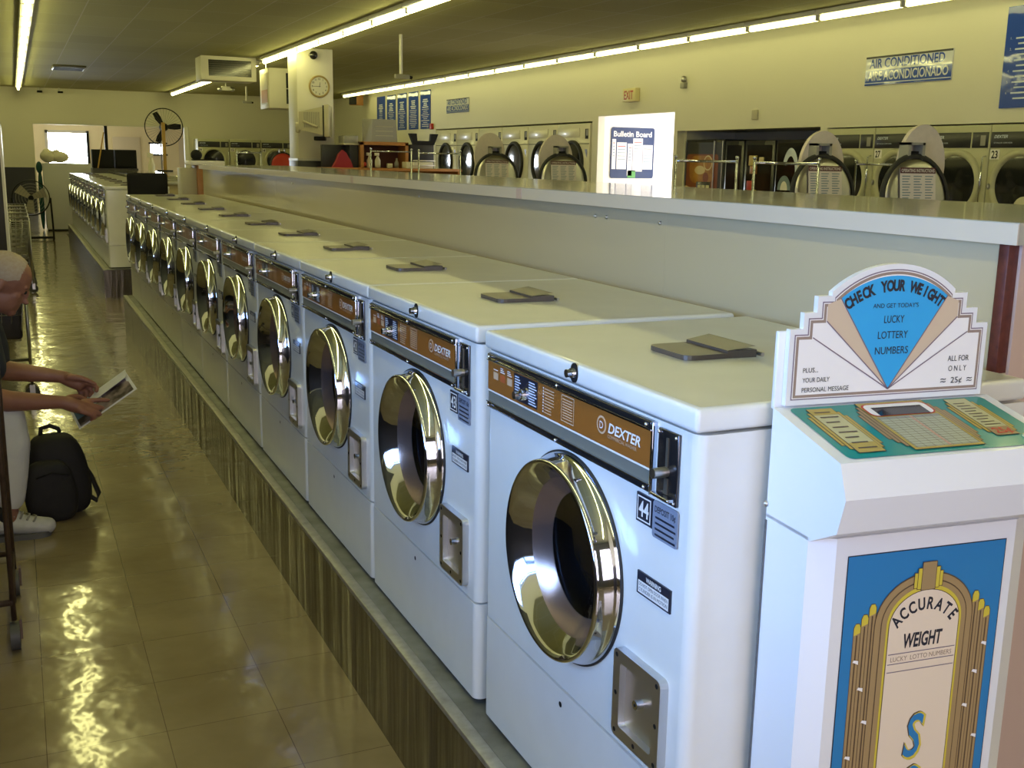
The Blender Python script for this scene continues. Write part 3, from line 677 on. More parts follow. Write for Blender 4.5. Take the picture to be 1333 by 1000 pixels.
# blue front panel
b = MB(); T = vpl(-.1302); b.flat([(.056, .14), (.338, .14), (.338, 1.012), (.056, 1.012)], .0006, 'print_dark', T); b.flat([(.0575, .142), (.3365, .142), (.3365, 1.0105), (.0575, 1.0105)], .0009, 'scale_blue', T)
cxp = .1985
def archpts(w, zb, zs, top, n=22):
    P = [(cxp-w, zb), (cxp+w, zb)]
    return P+[(cxp+w*math.cos(PI*k/n), zs+(top-zs)*math.sin(PI*k/n)) for k in range(n+1)]
for k, (dx, zt) in enumerate(((.122, .905), (.110, .918), (.098, .933))):
    for sgn in (-1, 1):
        x0, x1 = sorted((cxp+sgn*dx, cxp+sgn*(dx-.0112))); xm = (x0+x1)/2
        top = lambda q, e: [(x1+e, q-.006), (xm+.003, q), (xm-.003, q), (x0-e, q-.006)]
        b.flat([(x0-.001, .15), (x1+.001, .15)]+top(zt+.0012, .001), .0011+.0003*k, 'gold_dk', T); b.flat([(x0, .15), (x1, .15)]+top(zt, 0), .0012+.0003*k, 'gold', T)
        b.flat([(x0, zt-.018), (x1, zt-.014)]+top(zt, 0), .0013+.0003*k, 'gold_hi', T); b.rect(xm-.0012, xm+.0012, .15, zt-.018, .0013+.0003*k, 'gold_dk', T)
b.flat(archpts(.0885, .15, .898, .974), .0022, 'gold_dk', T); b.flat(archpts(.087, .15, .898, .972), .0024, 'gold', T); b.flat(archpts(.077, .15, .898, .962), .0026, 'gold_dk', T)
b.flat(archpts(.0755, .15, .898, .960), .0028, 'gold', T); b.flat(archpts(.067, .15, .896, .953), .0030, 'gold_hi', T); b.flat(archpts(.0635, .15, .893, .947), .0032, 'gold_dk', T); b.flat(archpts(.0622, .15, .893, .946), .0034, 'scale_cream', T)
for i_, (w, h) in enumerate(((.025, .974), (.019, .981), (.012, .990))): b.rect(cxp-w-.001, cxp+w+.001, .950-.002*i_, h+.001, .0036+.0002*i_, 'gold_dk', T); b.rect(cxp-w, cxp+w, .951-.002*i_, h, .0037+.0002*i_, 'gold_hi' if i_ < 2 else 'gold', T)
for sgn in (-1, 1):
    for k, z in enumerate((.845, .80, .745, .69)):
        xq = cxp+sgn*(.116-.012*(k % 3)); b.flat([(xq-.005, z), (xq-.003, z), (xq+.005, z-.004), (xq+.005, z+.002), (xq-.003, z+.004)], .0024, 'sign_white', T)
b.arc_text('ACCURATE', cxp, .858, .058, PI/2+.86, PI/2-.86, .0185, 'print_dark', T, bold=.03, z=.0038, sx=.72)
b.text('WEIGHT', cxp, .858, .022, 'print_dark', T, w=.070, bold=.03, z=.0038, shear=.12)
for z in (.849, .833, .820): b.rect(cxp-.060, cxp+.060, z, z+.0014, .0038, 'sign_mauve', T)
b.text('LUCKY  LOTTO NUMBERS', cxp, .8375, .0075, 'sign_brown', T, w=.110, z=.0038)
for k, ch in enumerate('SCALE'):
    z = .676-.088*k; b.text(ch, cxp+.0022, z-.0025, .072, 'gold_hi', T, w=.037, bold=.035, shear=.18, z=.0039); b.text(ch, cxp, z-.001, .072, 'gold_dk', T, w=.037, bold=.035, shear=.18, z=.0038); b.text(ch, cxp, z, .070, 'scale_blue', T, w=.033, shear=.18, z=.0041, bold=.012)
b.build('front_panel', S)
b = MB(); b.box(.0, .39, -.42, .0, 0, .10, 'scale_white', .01); pf = b.build('platform', S); MB().box(.03, .36, -.40, -.14, .10, .106, 'rubber', .002).build('tread_mat', pf)

# ================================================================== RIGHT WALL: DRYERS, VENDING, SIGNS
def dryer(name, w, h, mm, num, label, group, loc, rotz=0.0, dr=.34, dz=1.45, far=False, logo=True):
    t = thing(name, loc, label, 'dryer', group, rotz)
    MB().box(0, .75, .004, w-.004, 0, h, mm, .008).build('cabinet', t)
    T = FX(-.009); b = MB(); b.box(-.008, 0, w*.30, w-.015, h-.22, h-.07, 'dryer_panel' if not far else mm, .002)
    if not far:
        if logo: b.text('DEXTER', -(w-.05), h-.128, .028, 'signtext', T, w=.16, align='l', bold=.02, shear=.3); b.text('STACK DRYER', -(w-.05), h-.180, .014, 'signtext', T, w=.22, align='l')
    b.build('fascia', t)
    b = MB(); b.box(-.008, 0, .02, w*.27, h-.22, h-.07, 'dryer_panel' if not far else 'black', .002) if not far else b.box(-.008, 0, .05, .15, h-.25, h-.09, 'black', .002)
    b.box(-.010, -.006, .05, .11, h-.20, h-.10, 'grey_plastic'); b.build('coin_fascia', t)
    O = (0, w/2, dz); ax = (-1, 0, 0)
    b = MB(); b.lathe([(dr, 0), (dr, .03), (dr-.02, .045), (dr-.05, .045), (dr-.07, .02), (dr-.07, .012)], O, ax, mm if not far else 'rubber', 48); d = b.build('door', t)
    g = MB(); g.lathe([(dr-.068, .018), (dr*.5, .026), (.001, .03)], O, ax, 'darkglass', 40); g.build('door_glass', d)
    if not far:
        MB().tube([(-.005, .03, dz+.27), (-.05, .03, dz+.26), (-.05, .03, dz-.26), (-.005, .03, dz-.27)], .009, 'chrome', 8).build('handle', t)
        MB().sphere((-.06, w/2+dr-.03, dz-.02), (.018, .014, .03), 'steel', 10, 6).build('latch', d)
    else:
        b = MB(); b.add([(-.004, .07, h-.42), (-.004, .16, h-.42), (-.004, .08, h-.56)], [(0, 1, 2)], 'dryer_panel'); b.build('badge', t)
        MB().box(-.004, 0, .006, w-.006, h-.335, h-.325, 'black').build('panel_seam', t)
    if num:
        b = MB(); b.box(-.004, 0, w-.125, w-.015, h-.33, h-.235, 'sign_white'); b.text(str(num), -(w-.07), h-.318, .07, 'print_dark', FX(-.0045), w=.075, bold=.03); b.build('number_plate', t)
    return t
ys = [8.888, 8.10, 7.31, 6.52, 5.73]
for k, (n, lab) in enumerate(((29, 'olive tumble dryer numbered 29 in the right wall, nearest to the vending niche'), (27, 'olive tumble dryer numbered 27 in the right wall'), (25, 'olive tumble dryer between numbers 27 and 23, behind a pale oval cover'), (23, 'olive tumble dryer numbered 23 at the right edge'))):
    dryer('tumble_dryer', .788, 1.97, 'dryer', n, lab, 'olive dryers of the right wall', (XR-.01, ys[k+1], 0), dz=1.40)
yb_ = [21.85, 20.6, 19.39, 18.22, 17.03, 15.84, 14.66]
for k in range(6):
    dryer('tumble_dryer', yb_[k]-yb_[k+1]-.01, 2.17, 'dryer_white', None, 'large white tumble dryer with black door, %s from the far end of the wall bank' % ORD[k], 'white dryers of the right wall', (XR-.02, yb_[k+1], 0), dr=.40, dz=1.50, far=True)
for k in range(4):
    dryer('tumble_dryer', .85, 1.98, 'dryer', 16-k, 'distant olive dryer on the back wall, %s from the left' % ORD[k], 'olive dryers of the back wall', (4.58+.86*k, YB-.80, 0), PI/2, dz=1.42)
# laundry seen in dryer 23
b = MB(); b.sphere((XR-.045, 6.02, 1.20), (.03, .12, .10), 'bagcloth', 12, 8); solo(b, 'laundry', 'pale laundry pressed against the glass of dryer 23', 'laundry')
# clear frames of the vending niche
def vend(name, y0, y1, h, label):
    t = thing(name, (7.93, y0, 0), label, 'vending machine', 'vending machines in the niche'); MB().box(0, .62, 0, y1-y0, 0, h, 'vend', .01).build('cabinet', t); return t, y1-y0
t, w = vend('vending_machine', 11.10, 12.04, 1.88, 'dark coffee vending machine with amber cup artwork at the left of the niche'); T = FX(-.004)
b = MB(); b.rect(-w+.04, -.05, .9, 1.84, 0, 'dryer_panel', T); b.flat(rrect(-w+.05, -.12, 1.0, 1.68, .05), .001, 'coffee1', T); b.flat(rrect(-w+.13, -.22, 1.28, 1.66, .14), .002, 'coffee2', T)
b.flat(circle(-.36, 1.56, .105, 24), .003, 'cream', T); b.flat(circle(-.36, 1.56, .085, 24), .004, 'coffee2', T); b.flat(circle(-.88, 1.15, .09, 24), .003, 'cream', T); b.flat(circle(-.88, 1.15, .065, 24), .004, 'coffee1', T); b.flat(circle(-.55, 1.46, .13, 24, ry=.06), .003, 'cream', T); b.flat(circle(-.40, 1.36, .07, 20), .004, 'coffee1', T)
b.build('artwork', t)
b = MB(); b.box(-.012, 0, .28, .62, .92, 1.30, 'vend', .004)
for i in range(5):
    for j in range(3): b.rect(-.58+j*.1, -.50+j*.1, .95+i*.065, .995+i*.065, 0, 'paleyellow', FX(-.0125))
b.build('keypad', t)
for y in (.02, .22, w-.02): MB().box(-.016, 0, y-.012, y+.012, .85, 1.86, 'steel').build('trim', t)
t, w = vend('vending_machine', 10.66, 11.08, 1.86, 'plain dark vending machine in the middle of the niche'); MB().rect(-w+.05, -.05, .9, 1.8, 0, 'blackgloss', FX(-.003)).build('window', t)
t, w = vend('vending_machine', 10.01, 10.63, 1.86, 'dark snack machine with yellow and red packets in the niche'); T = FX(-.004)
b = MB(); b.rect(-w+.05, -.05, .9, 1.8, 0, 'darkglass', T)
b.build('window', t)
for (x, z, mm, a, c) in ((-.42, 1.6, 'yellowprint', .16, .13), (-.40, 1.48, 'coffee2', .14, .1), (-.24, 1.60, 'cream', .09, .09), (-.47, 1.28, 'redprint', .10, .12), (-.46, 1.12, 'coffee1', .12, .1), (-.36, 1.2, 'gold_hi', .06, .05)):
    b = MB(); b.box(-.025, -.004, -x-a/2, -x+a/2, z-c/2, z+c/2, mm, .006); b.build('packet', t)
t, w = vend('vending_machine', 9.10, 9.98, 1.86, 'dark drinks machine with a pale arch picture at the right of the niche'); T = FX(-.004)
b = MB(); b.rect(-w+.03, -.03, .9, 1.82, 0, 'darkglass', T); b.flat(circle(-.58, 1.42, .16, 20, -.2, 2.6, ry=.34)+circle(-.58, 1.42, .10, 20, 2.6, -.2, ry=.24), .002, 'signtext', T); b.flat(circle(-.68, 1.24, .13, 20, 0, PI, ry=.18), .002, 'bluegrey', T); b.flat(circle(-.68, 1.24, .07, 20, 0, PI, ry=.11), .003, 'sign_white', T); b.rect(-.76, -.38, .95, 1.08, .002, 'bluegrey', T)
b.build('artwork', t)
for k in range(3): MB().sphere((-.012, .20+.09*k, 1.14), .016, 'sign_white', 10, 6).build('button', t)
# bulletin board in the lobby
t = thing('bulletin_board', (8.88, 14.44, 0), 'navy bulletin board with pinned papers on the bright passage wall', 'bulletin board', None, PI/2)
BD = lambda x: Matrix.Translation((0, 0, .211)) @ FX(x) @ Matrix.Diagonal((.51, .863, 1, 1)); T = BD(-.012)
b = MB(); b.prism(rrect(-1.62, 0, 1.25, 2.20, .06), 0, .012, 'board_blue', BD(0)); b.text('Bulletin Board', -1.53, 2.03, .10, 'print_white', T, w=1.42, align='l', bold=.02, z=.001); b.build('board', t)
for (x0, x1, z0, z1, mm) in ((-1.58, -1.44, 1.42, 1.98, 'sign_white'), (-1.40, -1.04, 1.42, 1.92, 'sign_white'), (-1.0, -.82, 1.30, 1.9, 'sign_white'), (-.80, -.44, 1.38, 2.0, 'sign_white'), (-.42, -.06, 1.42, 1.88, 'sign_white'), (-.98, -.68, 1.26, 1.40, 'green_leaf')):
    b = MB(); b.rect(x0, x1, z0, z1, .003, mm, T)
    if mm == 'sign_white':
        for k in range(5): b.rect(x0+.03, x1-.04, z1-.08-k*.06, z1-.065-k*.06, .0035, 'bluegrey' if k else 'redprint', T)
    b.build('paper', t)
# wall signs
def wall_sign(name, y0, y1, z0, z1, mm, label, cat, group=None):
    t = thing(name, (XR-.001, y0, z0), label, cat, group); b = MB(); b.box(-.012, 0, 0, y1-y0, 0, z1-z0, mm); return t, b, FX(-.0125), y1-y0, z1-z0
for (y0, y1, z0, z1, lab) in ((7.09, 8.325, 2.425, 2.73, 'blue and white AIR CONDITIONED sign high on the near part of the right wall'), (19.95, 21.23, 2.52, 2.81, 'small distant AIR CONDITIONED sign above the white dryers')):
    t, b, T, w, h = wall_sign('wall_sign', y0, y1, z0, z1, 'signpale', lab, 'sign', 'air conditioning signs'); b.rect(-w, 0, 0, h*.52, .0003, 'signblue', T); b.rect(-w, 0, h*.93, h, .0003, 'plate_dark', T); b.rect(-w, 0, .02, .028, .0006, 'signpale', T)
    b.text('AIR CONDITIONED', -w/2-.02, h*.60, .095, 'signblue', T, w=w*.87, bold=.02, z=.0008); b.text('AIRE ACONDICIONADO', -w/2, h*.17, .095, 'signpale', T, w=w*.93, bold=.02, z=.0008); b.build('face', t)
for k in range(5):
    y0 = 22.25+.83*k; t, b, T, w, h = wall_sign('wall_sign', y0, y0+.66, 2.22, 3.08, 'signblue', 'tall blue notice of pale lettering, %s from the right above the grey monitor' % ORD[k], 'sign', 'blue notices on the right wall')
    random.seed(40+k)
    for r in range(15):
        hw = random.uniform(.12, .28) if r > 4 else random.uniform(.10, .2); b.rect(-w/2-hw, -w/2+hw, h-.22-r*.042, h-.22-r*.042+(.024 if r < 5 else .012), .0006, 'signtext', T)
    b.build('face', t)
t, b, T, w, h = wall_sign('wall_sign', 5.55, 6.46, 2.12, 3.05, 'signblue', 'large blue rules notice at the right edge of the wall', 'sign')
b.text('REGLAS', -w+.20, h-.15, .10, 'signtext', T, w=.50, align='l', bold=.02, z=.0006)
for r in range(12):
    b.text(str(r//2+1)+'.', -w+.06, h-.30-r*.05, .022, 'signtext', T, align='l', z=.0006) if r % 2 == 0 else None
    b.rect(-w+.12+.03*(r % 2), -.10-.04*(r % 3), h-.30-r*.05, h-.285-r*.05, .0006, 'signtext', T)
b.build('face', t)
t, b, T, w, h = wall_sign('exit_sign', 13.15, 13.52, 2.455, 2.65, 'beige', 'cream box exit sign above the lobby doorway', 'exit sign'); b = MB(); b.box(-.09, 0, 0, w, 0, h, 'exit_yellow', .008); b.build('housing', t)
MB().text('EXIT', -w/2, .035, .125, 'exit_red', FX(-.0915), w=.27, bold=.02).build('lettering', t)
t = thing('fire_alarm', (XR, 11.93, 2.58), 'small grey alarm bell high on the right wall above the niche', 'alarm'); MB().box(-.06, 0, -.05, .05, 0, .08, 'grey_plastic', .01).build('box', t); b = MB(); b.lathe([(.045, 0), (.045, .03), (.02, .05), (.001, .052)], (-.02, 0, .125), (-1, 0, 0), 'steel', 20); b.build('bell', t)
solo(MB().box(XR-.03, XR, 10.22, 10.33, 2.11, 2.235, 'beige', .008), 'thermostat', 'small beige thermostat on the right wall above the niche', 'thermostat')
solo(MB().box(XR-.06, XR, 22.06, 22.18, 2.2, 2.33, 'redprint', .01), 'fire_pull', 'small red fire alarm pull beside the blue notices', 'fire alarm')
t = thing('loudspeaker', (7.5, 27.1, 2.9), 'black and brown loudspeaker high in the far right corner', 'loudspeaker', rotz=-.3); MB().box(-.18, .18, -.12, .12, 0, .32, 'wood', .006).build('cabinet', t); MB().box(-.19, .0, -.13, -.12, .01, .31, 'black').build('grille', t); MB().tube([(0, .05, .32), (0, .05, .42)], .01, 'steel').build('bracket', t)

# ================================================================== EXTRACTORS AND CARTS IN THE RIGHT AISLE
def extractor(x, y, label, ov=True, ox=0.05, oz=1.56, red=False, s=1.0):
    t = thing('extractor', (x, y, 0), label, 'extractor', 'extractors in the right aisle')
    b = MB(); b.lathe([(.30, 0), (.33, .02), (.33, .98), (.30, 1.02), (.25, 1.03), (.24, .98), (.235, .5), (.001, .48)], (0, .30, 0), (0, 0, 1), 'steel', 40); b.build('tub', t)
    O = (0, 0, 1.365); ax = (0, -1, .12)
    b = MB(); b.lathe([(.001, .012), (.20, .012), (.245, .004), (.255, -.01)], O, ax, 'steel' if not red else 'redprint', 40); ld = b.build('lid', t)  # distant lid coloured red in place of a reflection
    MB().lathe([(.243, .008), (.262, .014), (.274, .0), (.262, -.02), (.245, -.014)], O, ax, 'rubber', 40).build('gasket', ld)
    if not red:
        TT = frame((0, -.021, 1.365), (1, 0, 0), (0, .12, 1)); b = MB(); b.prism([(-.14, -.02-.13), (.14, -.02-.13), (.14, .19), (-.14, .19)], 0, .002, 'instruct', TT)
        TT = frame((0, -.0235, 1.365), (1, 0, 0), (0, .12, 1)); b.rect(-.14, .14, .155, .19, .0004, 'maroon', TT); b.text('OPERATING INSTRUCTIONS', 0, .163, .018, 'instruct', TT, w=.26, z=.0008, bold=.02)
        for cx_ in (-.09, 0, .09):
            for k in range(11): b.rect(cx_-.035, cx_+.03-.008*((k*7+int(cx_*100)) % 3), .135-k*.016, .141-k*.016, .0006, 'bluegrey', TT)
        b.flat(circle(0, -.095, .042, 24), .0006, 'redprint', TT); b.flat(circle(0, -.095, .036, 24), .0008, 'instruct', TT); b.rect(-.006, .006, -.12, -.08, .001, 'print_dark', TT); b.rect(-.10, -.08, -.12, -.09, .001, 'print_dark', TT); b.rect(.08, .10, -.12, -.09, .001, 'print_dark', TT)
        b.build('instruction_sheet', ld)
    b = MB(); b.box(-.065, -.045, .02, .10, 1.60, 1.70, 'grey_plastic'); b.box(.045, .065, .02, .10, 1.60, 1.70, 'grey_plastic'); b.box(-.065, .065, .02, .10, 1.685, 1.70, 'grey_plastic'); b.box(-.045, .045, .05, .10, 1.60, 1.65, 'black'); b.build('latch_bracket', t)
    MB().box(-.05, .05, .06, .14, 1.0, 1.36, 'steel', .01).build('hinge_arm', t)
    if ov:
        b = MB(); b.prism(circle(ox, oz, .185, 32, ry=.25), -.13, -.10, 'pale_lid', frame((0, 0, 0), (1, 0, 0), (0, 0, 1))); b.build('tub_cover', t)
    return t
extractor(4.035, 3.64, 'steel extractor lid in front of dryers 27 and 25, tall pale cover behind it', True, .13, 1.56)
extractor(4.04, 4.47, 'steel extractor lid standing open beside the vending niche', True, .06, 1.535)
extractor(4.08, 8.37, 'open steel extractor lid in front of the white dryers, nearer the doorway', True, -.03, 1.56)
extractor(4.03, 9.90, 'open steel extractor lid in front of the white dryers, farther from the doorway', True, -.04, 1.60)
extractor(4.25, 21.5, 'small distant extractor with a red reflection painted on its lid, left of the pillar', False, red=True)

def cart(loc, rotz, label, m='chrome', bar=True, h=1.60, group='laundry carts', liner=False):
    a, b_ = .235, .30
    t = thing('laundry_cart', loc, label, 'laundry cart', group, rotz)
    fr = MB()
    for z in (.16,): fr.tube([(-a, -b_, z), (a, -b_, z), (a, b_, z), (-a, b_, z), (-a, -b_, z)], .011, m, 8)
    fr.build('base_frame', t)
    for sx in (-a, a):
        MB().tube([(sx, -b_, .10), (sx, -b_, h if bar else .80)], .0085, m, 10).build('post', t)
        MB().tube([(sx, b_, .10), (sx, b_, .80)], .011, m, 8).build('post', t)
        if bar: MB().sphere((sx, -b_, h+.006), .012, m, 10, 8).build('post_cap', t)
        for sy in (-b_, b_):
            w = MB(); w.cyl((sx, sy-.014, .047), (sx, sy+.014, .047), .045, 'wheel', n=20); cs = w.build('caster', t)
            MB().box(sx-.016, sx+.016, sy-.022, sy-.015, .04, .105, m).build('fork', cs)
    if bar: MB().tube([(-a, -b_, h-.02), (a, -b_, h-.02)], .008, m, 8).build('hanging_bar', t)
    w = MB(); z0, z1 = .38, .80
    for k in range(6):
        z = z0+(z1-z0)*k/5; r = .007 if k == 5 else .0035; q = .80+.20*k/5
        w.tube([(-a*q, -b_*q, z), (a*q, -b_*q, z), (a*q, b_*q, z), (-a*q, b_*q, z), (-a*q, -b_*q, z)], r, m, 6)
    for k in range(8):
        x = -a+2*a*k/7; w.tube([(x, -b_, z1), (x*.8, -b_*.8, z0), (x*.8, b_*.8, z0), (x, b_, z1)], .003, m, 5)
    for k in range(10):
        y = -b_+2*b_*k/9; w.tube([(-a, y, z1), (-a*.8, y*.8, z0), (a*.8, y*.8, z0), (a, y, z1)], .003, m, 5)
    w.build('basket', t)
    if liner: MB().box(-a*.86, a*.86, -b_*.86, b_*.86, .39, .74, 'cabinet_dark', .02).build('liner', t)
    return t
cart((3.165, 4.87, 0), 0, 'chrome hanging-rail laundry cart in front of the coffee vending machine', h=1.59)
cart((3.255, 4.18, 0), 0, 'chrome hanging-rail laundry cart in front of the snack machine', h=1.585)
cart((5.435, 5.80, 0), .05, 'chrome hanging-rail laundry cart behind the two near extractors', h=1.59)
cart((2.93, 10.6, 0), 0, 'chrome hanging-rail laundry cart in front of the wooden shelf box', h=1.645)
cart((3.22, 9.85, 0), 0, 'chrome hanging-rail laundry cart left of the far extractor pair', h=1.63)
cart((3.20, 20.0, 0), 0, 'small distant hanging-rail laundry cart left of the pillar', h=1.62)
cart((3.45, 21.3, 0), 0, 'farthest hanging-rail laundry cart, in front of the back wall dryers', h=1.64)

# ================================================================== BEHIND THE COUNTER: DESK, SHELF, MONITORS
t = thing('wooden_desk', (3.4, 14.65, 0), 'long orange wooden desk beyond the counter', 'desk'); MB().box(0, 2.12, 0, .75, 1.36, 1.40, 'wood', .004).build('desk_top', t); MB().box(.02, 2.10, .68, .72, 0, 1.36, 'wood').build('back_panel', t)
for x in (.02, 1.05, 2.06): MB().box(x, x+.04, .02, .68, 0, 1.36, 'wood').build('leg_panel', t)
t = thing('shelf_box', (3.97, 14.95, 1.40), 'open orange wooden shelf box standing on the desk', 'shelf'); MB().box(0, .05, 0, .4, 0, .385, 'wood').build('side', t); MB().box(.72, .77, 0, .4, 0, .385, 'wood').build('side', t); MB().box(0, .77, 0, .4, .345, .395, 'wood').build('top', t); MB().box(.05, .72, .37, .39, 0, .345, 'darkred_back').build('back', t)
def spray(x, y, z, label, h=.23, m='bottle'):
    t = thing('spray_bottle', (x, y, z), label, 'bottle', 'spray bottles'); b = MB(); b.lathe([(.001, 0), (.042, .002), (.045, .02), (.045, h*.5), (.02, h*.72), (.014, h*.8)], (0, 0, 0), (0, 0, 1), m, 18); b.build('bottle_body', t); MB().box(-.05, .025, -.012, .012, h*.8, h, m, .006).build('trigger_head', t)
spray(4.14, 15.05, 1.40, 'white spray bottle in the wooden shelf box, left of the pair'); spray(4.27, 15.05, 1.40, 'white spray bottle in the wooden shelf box, right of the pair')
solo(MB().sphere((4.06, 15.05, 1.455), .035, 'redprint'), 'ball', 'small red ball in the left of the wooden shelf box', 'ball')
solo(MB().box(4.42, 4.50, 15.0, 15.08, 1.40, 1.47, 'bottle', .006), 'small_box', 'small pale box in the wooden shelf box', 'box')
b = MB(); b.lathe([(.001, 0), (.035, .002), (.035, .08), (.015, .12), (.015, .15), (.001, .152)], (4.58, 15.05, 1.40), (0, 0, 1), 'grey_plastic', 16); solo(b, 'bottle', 'grey bottle at the right of the wooden shelf box', 'bottle')
def monitor(name, x0, x1, y0, y1, z0, z1, m, label):
    t = thing(name, ((x0+x1)/2, y0, z0), label, 'monitor'); w = x1-x0; d = y1-y0; h = z1-z0
    b = MB(); A = [(-w/2*.9, 0, 0), (w/2*.9, 0, 0), (w/2*.8, 0, h*.98), (-w/2*.8, 0, h*.98)]; B = [(-w/2, d, 0), (w/2, d, 0), (w/2, d, h), (-w/2, d, h)]
    b.add(A+B, [(0, 1, 2, 3), (7, 6, 5, 4), (0, 4, 5, 1), (1, 5, 6, 2), (2, 6, 7, 3), (3, 7, 4, 0)], m); b.build('casing', t)
    for k in range(3): MB().box(-w*.3, w*.3, -.008, 0, h*(.25+.2*k), h*(.28+.2*k), 'grey_plastic' if m != 'grey_plastic' else 'beige').build('vent_slot', t)
    MB().box(-w*.52, w*.52, d, d+.03, -.0, h*1.02, m, .01).build('bezel', t)
monitor('crt_monitor', 4.13, 4.60, 15.0, 15.33, 1.797, 2.14, 'grey_plastic', 'grey tube monitor seen from behind on the shelf box')
solo(MB().box(3.72, 3.95, 15.0, 15.3, 1.762, 1.878, 'grey_plastic', .01).box(3.72, 3.96, 14.99, 15.31, 1.74, 1.765, 'beige', .004), 'tray_box', 'low grey box beside the tube monitor', 'box')
solo(MB().box(3.82, 3.955, 15.02, 15.38, 1.40, 1.74, 'wainscot', .006).box(3.46, 3.95, 15.30, 15.39, 1.40, 1.74, 'wainscot', .006), 'dark_cabinet', 'dark cabinet on the desk between the pillar and the shelf box', 'cabinet')
b = MB(); b.prism([(-.16, 0), (.16, 0), (.12, .10), (.05, .22), (.0, .26), (-.06, .20), (-.10, .10)], -.05, .05, 'redcloth', frame((3.68, 14.95, 1.40), (1, 0, 0), (0, 0, 1))); solo(b, 'red_cloth', 'red cloth heaped on the desk in front of the dark cabinet', 'cloth')
t = thing('dark_tower', (4.78, 15.0, 1.40), 'dark cabinet with a U-shaped black holder on the desk', 'cabinet'); MB().box(0, .40, 0, .36, 0, .365, 'wainscot', .006).build('body', t)
b = MB(); b.prism([(-.24, .17), (-.17, 0), (.17, 0), (.24, .17), (.12, .17), (.11, .06), (-.11, .06), (-.12, .17)], -.04, .04, 'black', frame((.24, .05, .365), (1, 0, 0), (0, 0, 1))); b.build('holder', t)
t = thing('change_tray', (4.62, 14.7, 1.40), 'small white counter machine with rails on the desk', 'machine'); MB().box(0, .44, 0, .22, 0, .10, 'bottle', .01).build('body', t)
for z in (.05, .12): MB().tube([(.10, -.02, z), (.46, -.02, z)], .008, 'sign_white').build('rail', t)

# CRT television on the pillar
t = thing('television', (3.43, 15.42, 1.86), 'beige tube television on a bracket on the pillar, seen from behind', 'television', rotz=-.35)
b = MB(); A = [(.10, -.22, .02), (.10, .22, .02), (.10, .22, .44), (.10, -.22, .44)]; B = [(-.27, -.13, .10), (-.27, .13, .10), (-.27, .13, .36), (-.27, -.13, .36)]
b.add(A+B, [(3, 2, 1, 0), (4, 5, 6, 7), (0, 1, 5, 4), (1, 2, 6, 5), (2, 3, 7, 6), (3, 0, 4, 7)], 'beige'); b.build('casing', t)
b = MB(); b.box(.10, .12, -.235, .235, 0, .46, 'black'); b.box(.12, .20, -.25, .25, -.01, .47, 'beige', .015); b.build('bezel', t)
for k in range(9):
    x_ = -.19+.028*k; y_ = -.22+(.10-x_)*.243; MB().box(x_, x_+.012, y_-.007, y_+.02, .13, .36, 'grey_plastic').build('vent_slot', t)
MB().tube([(-.20, -.17, .22), (-.10, -.20, .18), (.02, -.24, .14)], .02, 'beige', 8).build('strap', t); MB().box(-.33, -.26, -.12, .02, .05, .20, 'beige', .02).build('rear_box', t)
MB().box(-.05, .12, -.12, .12, -.06, -.0, 'black', .01).build('bracket', t); MB().box(-.02, .06, .0, .40, -.055, -.0, 'black').build('arm', t)
# clock
t = thing('wall_clock', (3.563, 15.80, 2.63), 'round tan-rimmed clock with black numerals on the pillar', 'clock')
b = MB(); b.lathe([(.165, 0), (.17, .02), (.16, .035), (.142, .032), (.140, .022)], (0, 0, 0), (0, -1, 0), 'clockrim', 48); b.build('rim', t)
T = frame((0, -.023, 0), (1, 0, 0), (0, 0, 1)); b = MB(); b.flat(circle(0, 0, .142, 40), 0, 'clockface', T)
for n in range(1, 13):
    a = PI/2-n*PI/6; b.text(str(n), .112*math.cos(a), .112*math.sin(a)-.013, .028, 'print_dark', T, z=.001, bold=.02)
b.build('face', t)
b = MB(); b.rect(-.10, .02, -.003, .003, .002, 'print_dark', T); b.build('minute_hand', t); b = MB(); b.flat([(-.004, -.01), (.006, -.01), (.014, .065), (.008, .065)], .0025, 'print_dark', T); b.build('hour_hand', t)
# dome camera on the pillar
t = thing('security_camera', (3.43, 15.80, 3.10), 'black round security camera at the top of the pillar', 'camera'); MB().cyl((0, 0, 0), (0, -.05, 0), .035, 'beige', n=16).build('mount', t); MB().sphere((.03, -.09, -.01), .065, 'blackgloss').build('camera_dome', t)
# ceiling air box and duct
t = thing('air_unit', (2.12, 18.0, 2.80), 'cream ceiling air unit with dark glossy grille', 'air conditioner')
MB().box(0, .92, .02, .62, 0, .395, 'duct', .01).build('housing', t)
b = MB(); b.box(0, .92, 0, .02, 0, .07, 'duct'); b.box(0, .92, 0, .02, .335, .395, 'duct'); b.box(0, .12, 0, .02, .07, .335, 'duct'); b.box(.84, .92, 0, .02, .07, .335, 'duct'); b.build('front_frame', t)
MB().box(.12, .84, .014, .02, .07, .335, 'grille').build('grille', t)
for k in range(7): MB().box(.12, .84, .006, .012, .09+.036*k, .094+.036*k, 'grille_slat').build('louvre', t)
t = thing('duct_box', (3.25, 18.0, 2.37), 'cream hanging duct box behind the pillar', 'air duct')
MB().box(0, .9, .0, .75, 0, .68, 'duct', .012).build('housing', t); b = MB(); b.box(-.008, 0, .08, .60, .08, .60, 'beige'); b.box(-.012, -.006, .10, .58, .10, .32, 'wood'); b.build('side_vent', t); b = MB(); b.box(.30, .85, -.01, 0, .08, .60, 'grille'); b.box(.30, .85, -.014, -.008, .33, .345, 'beige'); b.build('front_vent', t)
for x in (.05, .85): MB().cyl((x, .4, .68), (x, .4, .83), .012, 'steel').build('hanger', t)
